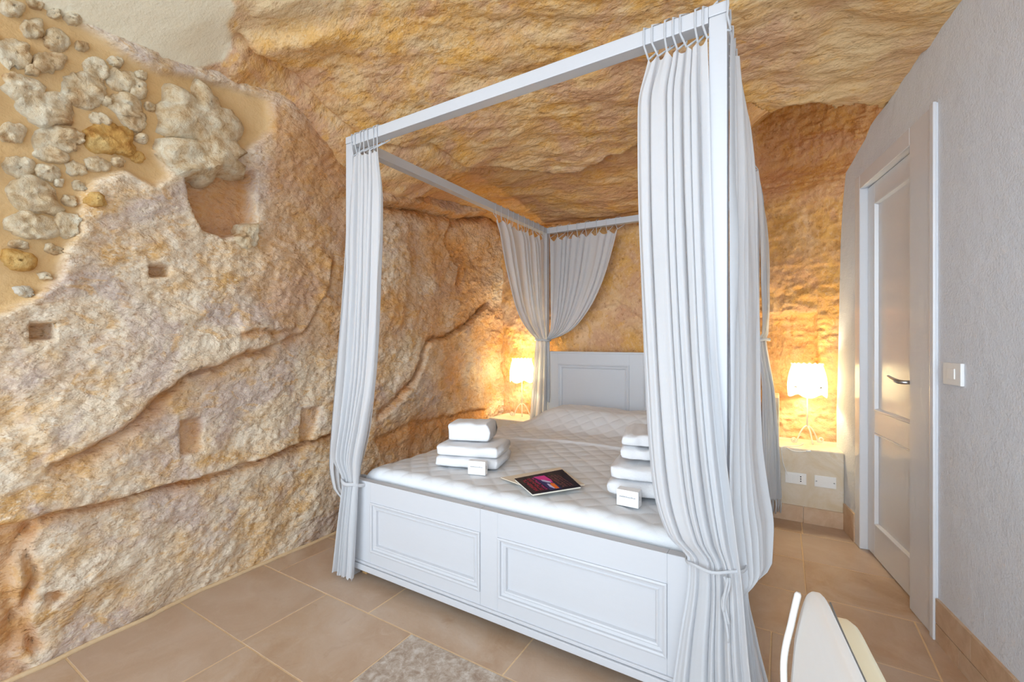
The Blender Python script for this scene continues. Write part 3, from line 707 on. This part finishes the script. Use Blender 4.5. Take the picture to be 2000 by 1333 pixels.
# ================================================================== CURTAINS
def curtain(name, label, keys, nf, amp, seed, group='voile bed curtains tied to the posts', side=1, top_sag=.022, nu=150, nv=110, tuck=.35):
    """keys: (z, ax, ay, bx, by, amp_scale). a sheet hung from A to B at each height, folded nf times"""
    keys = sorted(keys); z0, z1 = keys[0][0], keys[-1][0]
    root = empty(name, (keys[-1][1], keys[-1][2], z1), label, 'curtain', group)
    tv = np.linspace(0, 1, nv); X = np.zeros((nu, nv)); Y = X.copy(); Z = X.copy()
    uu = np.linspace(0, 1, nu)
    warp = uu + .05*np.sin(uu*8+seed)+.025*np.sin(uu*21+seed*2)
    for j, t in enumerate(tv):
        z = z1+(z0-z1)*t
        ax, ay, bx, by, am = catmull(keys, z)
        d = np.array([bx-ax, by-ay]); Ln = np.hypot(*d)+1e-9; d = d/Ln; n = np.array([d[1], -d[0]])*side
        ph = 2*math.pi*nf*warp+seed + .5*math.sin(t*5+seed)
        wv = np.sin(ph)+.35*np.sin(2*ph+1.3+t*2)+.25*np.sin(.37*ph+seed)
        a_ = amp*am
        off = a_*wv + .006*vnoise(uu*9, t*6, seed, int(seed*7))
        sh = -tuck*a_*np.cos(ph)*.9
        X[:, j] = ax+d[0]*(uu*Ln+sh)+n[0]*off; Y[:, j] = ay+d[1]*(uu*Ln+sh)+n[1]*off
        Z[:, j] = z
    nt = max(3, int(nf*.9))
    sag = top_sag*np.abs(np.sin(math.pi*nt*uu))
    tz = np.clip(1-tv/.06, 0, 1)[None, :]
    Z = Z - sag[:, None]*tz
    Z[:, -1] += .012*np.abs(np.sin(uu*nf*5))
    p = grid_mesh('voile_panel', X, Y, Z, M['voile'], root)
    return root, X, Y, Z, nt
def ties(root, X, Y, Z, nt, railp, along, mat=M['voile'], flip=0, spread=.02, rr=.0028):
    """pairs of strings from the peaks of the heading up over the rail"""
    nu = X.shape[0]
    for k in range(nt+1):
        i = min(nu-1, int(round(k/nt*(nu-1))))
        p = np.array([X[i, 0], Y[i, 0], Z[i, 0]-.004])
        c = np.array(railp(p)); a = np.array(along)
        s = spread*(1+.5*math.sin(k*2.1))
        o1, o2 = c-a*s*.7, c+a*s
        nrm = np.cross(a, [0, 0, 1.])
        h = T/2+.004
        q1 = [p, o1+nrm*h*.9+np.array([0, 0, -h]), o1+nrm*h+np.array([0, 0, 0]), o1+nrm*h+np.array([0, 0, h*.9]), (o1+o2)/2+np.array([0, 0, h+.006+.006*(k % 3)])]
        q2 = [p, o2-nrm*h*.9+np.array([0, 0, -h]), o2-nrm*h+np.array([0, 0, 0]), o2-nrm*h+np.array([0, 0, h*.9]), (o1+o2)/2+np.array([0, 0, h+.005])]
        V1, F1 = tube_geo(q1, rr, 6); V2, F2 = tube_geo(q2, rr, 6); o = len(V1)
        mesh('tie_string', list(V1)+list(V2), list(F1)+[tuple(x+o for x in f) for f in F2], mat, root, True)
def tieback(root, c, rx, ry, z, tilt=0, rr=.006, tails=None):
    pts = [(c[0]+rx*math.cos(a), c[1]+ry*math.sin(a), z+tilt*math.cos(a)+.003*math.sin(5*a)) for a in np.linspace(0, 2*math.pi, 40, endpoint=False)]
    tb = tube('tieback', pts, rr, M['voile'], root, 8, True, 1.8)
    if tails:
        for i, (tx, ty, ln) in enumerate(tails):
            q = [(tx+.006*math.sin(s*6+i), ty-.004*math.cos(s*5), z-ln*s) for s in np.linspace(0, 1, 12)]
            tube('tie_tail', q, .004, M['voile'], tb, 6)
    return tb
HT = 2.05
rail_front = lambda p: (p[0], T/2, H-.025)
rail_back = lambda p: (p[0], L0+T/2, H-.025)
rail_left = lambda p: (T/2, p[1], H-.025)
rail_right = lambda p: (W-T/2, p[1], H-.025)
# front right corner
r_, X, Y, Z, nt = curtain('bed_curtain', 'wide white voile curtain gathered left of the front right bedpost, on the front rail', [
    (2.055, 1.47, .0, 1.648, -.005, .5), (1.9, 1.437, -.01, 1.655, -.014, .8), (1.6, 1.44, -.02, 1.662, -.018, 1), (1.2, 1.455, -.025, 1.675, -.022, 1), (.85, 1.475, -.035, 1.70, -.03, 1), (.68, 1.495, -.045, 1.72, -.04, .95),
    (.56, 1.54, -.06, 1.735, -.055, .8), (.492, 1.595, -.038, 1.742, -.052, .4), (.465, 1.595, -.038, 1.745, -.054, .45), (.25, 1.57, -.05, 1.765, -.07, .8), (.012, 1.54, -.06, 1.80, -.085, .95)], 7, .012, 1.3)
ties(r_, X, Y, Z, 6, rail_front, (1, 0, 0), spread=.018, rr=.0034)
tieback(r_, (1.668, .0), .082, .068, .488, .006, .003, [(1.70, -.075, .10), (1.708, -.074, .13), (1.704, -.078, .18)])
r_, X, Y, Z, nt = curtain('bed_curtain', 'white voile curtain hanging on the right rail against the front right bedpost', [
    (2.06, 1.712, .0, 1.712, .36, .5), (1.9, 1.708, -.012, 1.738, .42, .6), (1.5, 1.704, -.016, 1.755, .46, .9), (1.1, 1.70, -.02, 1.765, .46, 1), (.8, 1.698, -.026, 1.77, .40, 1), (.66, 1.70, -.035, 1.79, .34, 1),
    (.54, 1.715, -.045, 1.815, .24, .9), (.46, 1.73, -.045, 1.815, .16, .7), (.425, 1.735, -.03, 1.78, .10, .4), (.40, 1.735, -.01, 1.75, .08, .4), (.25, 1.74, -.01, 1.765, .12, .8), (.012, 1.755, -.02, 1.81, .20, 1)], 6, .012, 4.1, side=-1)
ties(r_, X, Y, Z, 5, rail_right, (0, 1, 0), spread=.02, rr=.0034)
# front left corner
r_, X, Y, Z, nt = curtain('bed_curtain', 'white voile curtain gathered at the front left bedpost, on the front rail', [
    (2.05, .055, -.005, .235, -.005, .4), (1.8, .05, -.015, .262, -.01, .8), (1.4, .03, -.02, .255, -.015, 1), (1.0, .0, -.025, .228, -.02, 1), (.75, -.025, -.03, .18, -.025, 1), (.58, -.04, -.04, .14, -.03, .9),
    (.465, .01, -.03, .125, -.03, .45), (.43, .005, -.03, .125, -.035, .5), (.2, -.02, -.04, .118, -.045, .8), (.012, -.045, -.045, .11, -.05, .9)], 7, .013, 2.2)
ties(r_, X, Y, Z, 6, rail_front, (1, 0, 0), spread=.016)
tieback(r_, (.06, .012), .072, .062, .465, -.006, .005)
r_, X, Y, Z, nt = curtain('bed_curtain', 'white voile curtain bellying out beside the rock at the front left bedpost', [
    (2.05, -.015, .03, -.015, .16, .4), (1.7, -.03, .025, -.02, .2, .8), (1.3, -.06, .02, -.03, .22, 1), (.95, -.09, .01, -.04, .22, 1), (.7, -.115, .0, -.05, .2, 1), (.52, -.12, -.01, -.06, .16, .9),
    (.40, -.085, -.01, -.05, .1, .6), (.365, -.03, -.01, -.02, .07, .4), (.33, -.03, -.01, -.02, .07, .4), (.012, -.06, -.02, -.03, .09, .6)], 5, .012, 5.2, side=1)
ties(r_, X, Y, Z, 4, rail_left, (0, 1, 0), spread=.02)
# back left corner
r_, X, Y, Z, nt = curtain('bed_curtain', 'white voile curtain swept back to the rear left bedpost from the left rail', [
    (2.055, .035, 1.28, .04, 2.03, .8), (1.95, .035, 1.335, .04, 2.05, 1), (1.7, .035, 1.43, .04, 2.06, 1), (1.45, .03, 1.545, .04, 2.065, .9), (1.3, .03, 1.68, .045, 2.07, .8), (1.2, .02, 1.86, .05, 2.075, .6), (1.155, .01, 1.96, .06, 2.07, .4),
    (1.1, .0, 1.965, .065, 2.07, .5), (.85, -.02, 1.96, .07, 2.07, .8), (.47, -.05, 1.95, .075, 2.072, 1), (.30, -.06, 1.94, .045, 2.07, 1)], 9, .013, .7, side=-1, top_sag=.03)
ties(r_, X, Y, Z, 9, rail_left, (0, 1, 0), spread=.03, rr=.0026)
tieback(r_, (.03, 2.05), .065, .085, 1.155, -.004, .005)
r_, X, Y, Z, nt = curtain('bed_curtain', 'white voile curtain swept to the rear left bedpost above the headboard', [
    (2.055, .085, 2.075, .70, 2.075, .8), (1.95, .085, 2.075, .675, 2.075, 1), (1.7, .088, 2.075, .60, 2.075, 1), (1.5, .09, 2.075, .51, 2.075, .9), (1.35, .092, 2.075, .41, 2.075, .8), (1.24, .085, 2.075, .30, 2.07, .6), (1.185, .065, 2.07, .19, 2.068, .5), (1.15, .045, 2.07, .085, 2.065, .35),
    (1.09, .045, 2.07, .085, 2.065, .35), (.85, .04, 2.066, .09, 2.062, .4), (.60, .04, 2.064, .092, 2.058, .4)], 9, .012, 3.7, side=1, top_sag=.032)
ties(r_, X, Y, Z, 7, rail_back, (1, 0, 0), spread=.022, rr=.0026)
# back right corner
r_, X, Y, Z, nt = curtain('bed_curtain', 'white voile curtain at the rear right bedpost, its fringe hanging near the ledge', [
    (2.055, 1.715, 1.25, 1.715, 2.05, .8), (1.9, 1.73, 1.33, 1.73, 2.07, 1), (1.6, 1.74, 1.45, 1.745, 2.08, 1), (1.35, 1.745, 1.62, 1.75, 2.06, .9), (1.2, 1.735, 1.85, 1.745, 2.04, .6), (1.155, 1.71, 1.93, 1.735, 2.02, .4),
    (1.1, 1.712, 1.90, 1.74, 1.97, .5), (.8, 1.735, 1.82, 1.79, 1.90, .8), (.45, 1.735, 1.75, 1.815, 1.88, 1), (.14, 1.735, 1.72, 1.83, 1.87, 1)], 8, .013, 6.1, side=-1, top_sag=.03)
ties(r_, X, Y, Z, 8, rail_right, (0, 1, 0), spread=.03, rr=.0026)
tieback(r_, (1.715, 2.0), .05, .085, 1.155, 0, .005)
for i in range(0, 150, 8):
    tube('fringe_tassel', [(X[i, -1], Y[i, -1], Z[i, -1]+.004), (X[i, -1]+.002, Y[i, -1]-.001, Z[i, -1]-.04), (X[i, -1]-.002, Y[i, -1], Z[i, -1]-.085)], [.002, .004, .0045], M['voile'], r_, 5)

# ================================================================== LAMPS
def lamp(x, y, z, label, power=9, rot=0):
    e = empty('table_lamp', (x, y, z), label, 'lamp', 'bedside lamps')
    Rm = Matrix.Rotation(rot, 3, 'Z'); O = Vector((x, y, z))
    def T_(p): return O+Rm @ Vector(p)
    base = []
    # two-sided arch with scroll feet
    arch = []
    for s in (-1, 1):
        pts = []
        for k in range(17):
            t = k/16; pts.append((s*(.0+.072*t**1.1), 0, .125-.108*(t**2.2)-.004))
        cx, cz = s*.088, .030
        for k in range(1, 20):
            a = math.radians(200+k*24) if s > 0 else math.radians(-20-k*24); r = .021-.0008*k
            pts.append((cx+r*math.cos(a), 0, cz+r*math.sin(a)*.95))
        V, F = tube_geo([T_(p) for p in pts], .0048, 7); arch.append((V, F))
    for k, ang in enumerate((90,)):
        pts = [(0, -.005-.05*t, .118-.108*t**1.6) for t in np.linspace(0, 1, 10)]
        V, F = tube_geo([T_(p) for p in pts], .0045, 7); arch.append((V, F))
    VV_, FF_ = [], []
    for V, F in arch:
        o = len(VV_); VV_ += list(V); FF_ += [tuple(i+o for i in f) for f in F]
    mesh('scroll_base', VV_, FF_, M['iron'], e, True)
    tube('stem', [T_((0, 0, .118)), T_((0, 0, .2)), T_((0, 0, .33))], [.006, .0045, .0045], M['iron'], e, 8)
    tube('bulb_socket', [T_((0, 0, .33)), T_((0, 0, .365))], .013, M['iron'], e, 10)
    # gathered shade with ruffled top and scalloped hem
    nu, nv = 160, 26; U, Vv = np.meshgrid(np.linspace(0, 2*math.pi, nu), np.linspace(0, 1, nv), indexing='ij')
    rr = .080+.030*np.sin(np.clip(Vv, 0, 1)*math.pi*.62)**.9
    rr = np.where(Vv < .07, .080+.010*(1-Vv/.07), rr)
    rr = rr*(1+.025*np.sin(U*28)*(.4+.6*(1-Vv))+.01*np.sin(U*5+1))+.004*np.sin(U*34)*(Vv < .08)
    hem = .028*np.abs(np.sin(U*2.5+.4))*sstep(.72, 1, Vv)
    zz = .520-.19*Vv+.004*np.sin(U*17)*(Vv < .08)-hem+.012
    grid_mesh('lamp_shade', x+rr*np.cos(U+rot), y+rr*np.sin(U+rot), z+zz, M['shade'], e)
    ring = [(x+.112*math.cos(a), y+.112*math.sin(a), z+.385+.003*math.sin(5*a)) for a in np.linspace(0, 2*math.pi, 48, endpoint=False)]
    tube('shade_cord', ring, .0014, M['thread'], e, 5, True)
    for a in (-2.2, -.9): tube('shade_bow', [(x+.113*math.cos(a)+d*.012*math.sin(a), y+.113*math.sin(a)-d*.012*math.cos(a), z+.382+.004*math.cos(d*4)) for d in (-1, -.4, 0, .4, 1)], [.001, .004, .003, .004, .001], M['thread'], e, 6)
    bm = bmesh.new(); bmesh.ops.create_uvsphere(bm, u_segments=14, v_segments=10, radius=.022, matrix=Matrix.Translation((x, y, z+.385))); bm_obj('bulb', bm, M['bulb'], e, True)
    ld = bpy.data.lights.new('bulb_light', 'POINT'); ld.energy = power; ld.color = (1, .87, .58); ld.shadow_soft_size = .03
    lo = bpy.data.objects.new('bulb_light', ld); COL.objects.link(lo); lo.location = (x, y, z+.425)
    return e
lamp(1.977, 2.075, .4635, 'lit white scroll-base lamp with gathered shade on the ledge by the door', 10, .55)
lamp(-.185, 2.05, .4555, 'lit scroll-base lamp half hidden behind the curtain left of the headboard', 10, .55)

# ================================================================== ELECTRICAL PLATES
so = empty('wall_socket', (1.908, 1.90, .27), 'white socket plate with plug holes on the ledge front', 'socket')
box('plate', (1.852, 1.901, .238), (1.966, 1.9105, .308), M['plastic'], so, .003)
box('switch_module', (1.868, 1.8985, .25), (1.892, 1.902, .297), M['plastic'], so, .001); box('switch_module', (1.894, 1.8985, .25), (1.918, 1.902, .297), M['plastic'], so, .001)
mod = box('outlet_module', (1.921, 1.8985, .25), (1.950, 1.902, .297), M['plastic'], so, .001)
for dz in (-.014, 0, .014): tube('plug_hole', [(1.936, 1.8975, .2735+dz), (1.936, 1.9, .2735+dz)], .0036, M['black'], mod, 10)
bp = empty('blank_plate', (2.06, 1.90, .27), 'plain white cover plate beside the socket under the lamp', 'cover plate')
box('plate', (2.008, 1.904, .238), (2.118, 1.9105, .308), M['plastic'], bp, .002)
for x in (2.018, 2.108): tube('screw', [(x, 1.9032, .273), (x, 1.906, .273)], .004, M['steel'], bp, 10)
P = [(1.91, 2.0, .467), (1.94, 1.95, .468), (1.95, 1.912, .468), (1.95, 1.9045, .455), (1.93, 1.9045, .438), (1.90, 1.9045, .440), (1.86, 1.9045, .452)]
P2 = [(1.955, 2.06, .4665), (1.93, 1.99, .4665), (1.88, 1.93, .4675), (1.836, 1.9045, .462), (1.833, 1.9025, .43), (1.838, 1.902, .38), (1.85, 1.9, .33), (1.862, 1.896, .30), (1.866, 1.895, .29)]
def smooth_pts(P, n=8):
    P = [Vector(p) for p in P]; out = []
    for i in range(len(P)-1):
        a, b, c, d = P[max(i-1, 0)], P[i], P[i+1], P[min(i+2, len(P)-1)]
        for k in range(n):
            t = k/n; out.append(.5*((2*b)+(c-a)*t+(2*a-5*b+4*c-d)*t*t+(3*b-a-3*c+d)*t**3))
    return out+[P[-1]]
cab = empty('lamp_cable', (1.9, 1.95, .465), 'white cable running from the lamp by the door to the socket', 'cable')
tube('cord', smooth_pts(P2), .0025, M['plastic'], cab, 6)
tube('inline_switch', [(1.965, 1.9035, .452), (1.990, 1.9035, .457)], .006, M['plastic'], cab, 8)
tube('cord_loop', smooth_pts([(1.86, 1.903, .462), (1.89, 1.9025, .447), (1.93, 1.9025, .444), (1.965, 1.9035, .452)]), .0025, M['plastic'], cab, 6)
su0, sz1 = wall_uz(1849, 708); su1 = wall_uz(1884, 708)[0]; sz0 = wall_uz(1849, 750)[1]
sw = empty('light_switch', wp((su0+su1)/2, .005, (sz0+sz1)/2), 'square white light switch on the plaster right of the door', 'switch')
wbox('plate', (su0, .0, sz0), (su1, .011, sz1), M['plastic'], sw, .003)
wbox('rocker', (su0+.034, .008, sz0+.022), (su1-.034, .014, sz1-.02), M['plastic'], sw, .002)

# ================================================================== TOWELS, BOXES, MAGAZINES
def towel(label, c, ang, width, depth, layers, lh, seed, droop=0, rough=.006):
    """folded towel: stacked layers with rounded folds at the front, swept across the width"""
    e = empty('towel', c, label, 'towel', 'white folded towels on the bed')
    ca, sa = math.cos(ang), math.sin(ang); nW = 30
    for k in range(layers):
        nP = 28; V = []; F = []
        hh = lh*(.96+.08*math.sin(seed+k)); zb_ = c[2]+k*lh*.985; dd = depth*(1-.03*k); ww = width*(1-.03*k)
        for i in range(nW+1):
            t = i/nW; s = (t-.5)
            edge = 1-.16*max(0, abs(2*s)-.9)/.1
            for j in range(nP):
                a = 2*math.pi*j/nP; cx_, sz_ = math.cos(a), math.sin(a)
                py = math.copysign(abs(cx_)**.33, cx_)*dd/2; pz = math.copysign(abs(sz_)**.36, sz_)*hh/2*edge
                n1 = float(vnoise(s*5+seed, py*14, pz*14+k*3))*rough+float(vnoise(s*15+seed, py*30, pz*30+k*3))*rough*.45
                if pz < 0: n1 = min(n1, 0)
                lx_ = s*ww + n1*.6*(abs(s) > .4) + .006*math.sin(pz*60+seed+k)*(1 if abs(s) > .45 else 0)
                ly_ = py + n1
                lz_ = pz + (n1*.8 if pz > 0 else 0) + droop*s*s
                V.append((c[0]+lx_*ca-ly_*sa, c[1]+lx_*sa+ly_*ca, zb_+hh/2+lz_))
        for i in range(nW):
            for j in range(nP):
                a = i*nP+j; b = i*nP+(j+1) % nP; F.append((a, b, b+nP, a+nP))
        F.append(tuple(range(nP))[::-1]); F.append(tuple(nW*nP+j for j in range(nP)))
        mesh('towel_layer', V, F, M['towel'], e, True)
    return e
aL = math.atan2(.09, .31)
TZ = .530
towel('large folded white towel under the small towel, left side of the bed', (.50, .385, TZ), aL, .315, .25, 2, .0525, 1)
towel('small folded white towel on top of the large towel, left side of the bed', (.475, .41, TZ+.111), aL+.06, .205, .16, 1, .090, 2)
towel('thick folded white towel at the bottom of the pile beside the front right bedpost', (1.415, .43, TZ), aL-.15, .37, .26, 2, .0625, 3, 0, .014)
towel('bulky white towel on top of the pile beside the front right bedpost', (1.405, .47, TZ+.133), aL-.05, .30, .22, 2, .055, 4, 0, .014)
def soap(label, c, ang, w_, d_, h_):
    e = empty('soap_box', c, label, 'box', 'soap boxes on the bed')
    R = Matrix.Translation(c) @ Matrix.Rotation(ang, 4, 'Z')
    box('carton', (-w_/2, -d_/2, 0), (w_/2, d_/2, h_), M['card'], e, .0012, R)
    bm = bmesh.new(); x = -w_*.36
    rs = random.Random(5)
    while x < w_*.34:
        a = rs.choice((.0028, .0035, .0042)); add_box(bm, (x, -d_/2-.0004, h_*.54), (x+a, -d_/2+.001, h_*.54+rs.choice((.0035, .0045, .005))), 0, 1, R); x += a+.0012
    bm_obj('printed_line', bm, M['dark_print'], e)
    bm = bmesh.new(); add_box(bm, (w_/2-.001, -.004, h_*.40), (w_/2+.0004, -.001, h_*.66), 0, 1, R); bm_obj('printed_mark', bm, M['dark_print'], e)
soap('small white soap box standing before the towels on the left of the bed', (.632, .232, TZ-.001), .25, .085, .032, .062)
soap('small white soap box standing by the towel pile near the right bedpost', (1.345, .215, TZ-.003), -.02, .082, .042, .06)
# magazines
def quadslab(name, q, z, th, mat, parent):
    V = [(p[0], p[1], z) for p in q]+[(p[0], p[1], z+th) for p in q]
    return mesh(name, V, [(3, 2, 1, 0), (4, 5, 6, 7)]+[(i, (i+1) % 4, 4+(i+1) % 4, 4+i) for i in range(4)], mat, parent)
BZ = .5395
bq = [on_z(x, y, BZ+.008)[:2] for x, y in ((1040, 965), (1135, 950), (1098, 917), (1005, 935))]
mg = empty('magazine', (*np.mean(bq, 0), BZ), 'dark magazine with red lettering and a bright pink picture, lying on the bedspread', 'magazine')
c0 = np.mean(bq, 0)
quadslab('pages', [c0+(p-c0)*.985 for p in bq], BZ-.001, .006, M['pages'], mg)
cv = quadslab('cover', bq, BZ+.005, .0022, M['cover'], mg)
o0, e1, e2 = bq[0], bq[1]-bq[0], bq[3]-bq[0]           # s runs along the near edge, t away
def bp_(s, t): return o0+e1*s+e2*t
def prints(name, rects, mat, lift=.0075):
    V = []; F = []
    for r in rects:
        b = len(V)
        for s, t in r: p = bp_(s, t); V.append((p[0], p[1], BZ+lift))
        F.append(tuple(range(b, b+len(r))))
    mesh(name, V, F, mat, cv)
def glyph(s, t, w_, h_, rs):
    g = []; k = w_*.26
    g.append([(s, t), (s+k, t), (s+k, t+h_), (s, t+h_)])
    if rs.random() < .7: g.append([(s+w_-k, t), (s+w_, t), (s+w_, t+h_), (s+w_-k, t+h_)])
    y = t+rs.choice((0, h_*.4, h_*.75)); g.append([(s, y), (s+w_, y), (s+w_, y+h_*.22), (s, y+h_*.22)])
    return g
rs = random.Random(3); R1, R2, R3_ = [], [], []
# lettering reads across the short side, bands one behind another along the long side
for band, (s0, h, store) in enumerate(((.10, .08, R1), (.21, .08, R1), (.31, .05, R2), (.66, .05, R3_), (.73, .05, R3_), (.81, .035, R3_), (.87, .03, R3_))):
    t = .12
    while t < .84:
        wd = rs.uniform(.07, .1); gl = glyph(0, 0, wd, h, rs)
        store += [[(s0+y, t+x) for x, y in poly] for poly in gl]; t += wd+.025
prints('red_letters', R1, M['red']); prints('pink_letters', R2, M['pink']); prints('small_letters', R3_, M['brown'])
prints('blue_ground', [[(.38, .05), (.62, .05), (.62, .95), (.38, .95)]], M['blue'], .0073)
prints('pink_shape', [[(.37, .92), (.62, .93), (.64, .62), (.60, .42), (.52, .52), (.42, .72)]], M['pink'], .0076)
prints('lilac_shape', [[(.44, .60), (.50, .48), (.56, .44), (.58, .50), (.50, .66), (.45, .70)], [(.44, .22), (.48, .10), (.51, .12), (.5, .4), (.46, .42)]], M['lilac'], .0078)
prints('orange_shape', [[(.50, .08), (.58, .08), (.60, .38), (.54, .44), (.50, .30)]], M['orange'], .0079)
br = empty('brochure', (*on_z(1030, 927, .53)[:2], .53), 'pale card brochure peeking out from under the dark magazine', 'brochure')
quadslab('card_sheet', [on_z(x, y, .535)[:2] for x, y in ((978, 934), (1036, 955), (1142, 948), (1094, 914))], .5335, .0035, M['brochure'], br)

# ================================================================== CHAIR (cut by the frame at the lower right; seen along its back)
ch = empty('desk_chair', (2.14, -.86, 0), 'white leather chair cut off at the lower right, seen edge-on from behind', 'chair')
CO = Vector((1.868, -.668, 0)); CU = Vector((.137, -.9906, 0)); CN = Vector((.9906, .137, 0))   # along the back towards the near side; towards the sitter
def back_slab(name, w0, w1, n0, thick, ztop, zbot, rc, mat, bow=.02, roll=.4, belly=0):
    """upright pad: rounded outline in (u, z), thickness along CN, gently wrapped round the sitter at both sides"""
    V = []; F = []; K = 64; R = 7
    cu, cz = (w0+w1)/2, (ztop+zbot)/2; hu, hz = (w1-w0)/2, (ztop-zbot)/2
    def pos(u, n, z):
        e = (u-cu)/hu; q = (ztop-z)/(ztop-zbot)
        nn = n + bow*(abs(e)**3) - belly*math.sin(min(1, max(0, q))*math.pi)
        return CO+CU*u+CN*nn+Vector((0, 0, z))
    rings = []
    for r, (f, n) in enumerate([(0, 0), (.5, 0), (.9, 0), (1-.03*roll, .02), (1, .25), (1, .75), (1-.03*roll, .98), (.9, 1), (.5, 1), (0, 1)]):
        row = []
        for k in range(K):
            a = 2*math.pi*k/K; c, s_ = math.cos(a), math.sin(a)
            ex = 2/rc
            u = cu+math.copysign(abs(c)**ex, c)*hu*f; z = cz+math.copysign(abs(s_)**ex, s_)*hz*f
            row.append(len(V)); V.append(pos(u, n0+n*thick, z))
        rings.append(row)
    for a, b in zip(rings, rings[1:]):
        for k in range(K): F.append((a[k], a[(k+1) % K], b[(k+1) % K], b[k]))
    return mesh(name, V, F, mat, ch, True)
back_slab('outer_shell', .0, .44, 0, .012, .808, .40, 7, M['leather'], .004, .3, .026)
back_slab('back_cushion', -.012, .45, .016, .036, .768, .44, 8, M['leather_in'], .006, .8, .012)
tube('seam', [CO+CU*u+CN*(.015+.006*abs((u-.22)/.22)**3)+Vector((0, 0, .799)) for u in np.linspace(.06, .38, 24)], .0012, M['thread'], ch, 5)
tube('back_strap', smooth_pts([CO+CU*.02+CN*(-.012)+Vector((0, 0, .785)), CO+CU*.018+CN*(-.020)+Vector((0, 0, .74)), CO+CU*.02+CN*(-.030)+Vector((0, 0, .68)), CO+CU*.03+CN*(-.028)+Vector((0, 0, .60))]), [.003]+[.0045]*24, M['leather'], ch, 8)
tube('pull_loop', smooth_pts([CO+CU*(-.008)+CN*(.050)+Vector((0, 0, .742)), CO+CU*(-.010)+CN*(.058)+Vector((0, 0, .735)), CO+CU*(-.006)+CN*(.060)+Vector((0, 0, .715)), CO+CU*(.0)+CN*(.050)+Vector((0, 0, .695))]), .003, M['leather_in'], ch, 8)
bm = bmesh.new(); add_box(bm, (0, 0, .40), (.44, .42, .48), .035, 4, Matrix(((CU.x, CN.x, 0, CO.x+CN.x*.055), (CU.y, CN.y, 0, CO.y+CN.y*.055), (0, 0, 1, 0), (0, 0, 0, 1)))); bm_obj('seat_cushion', bm, M['leather'], ch, True)
cc = CO+CU*.22+CN*.26
tube('pedestal', [cc+Vector((0, 0, .40)), cc+Vector((0, 0, .03))], [.03, .03], M['steel'], ch, 14)
tube('base_plate', [cc+Vector((0, 0, .028)), cc], [.16, .21], M['steel'], ch, 32)
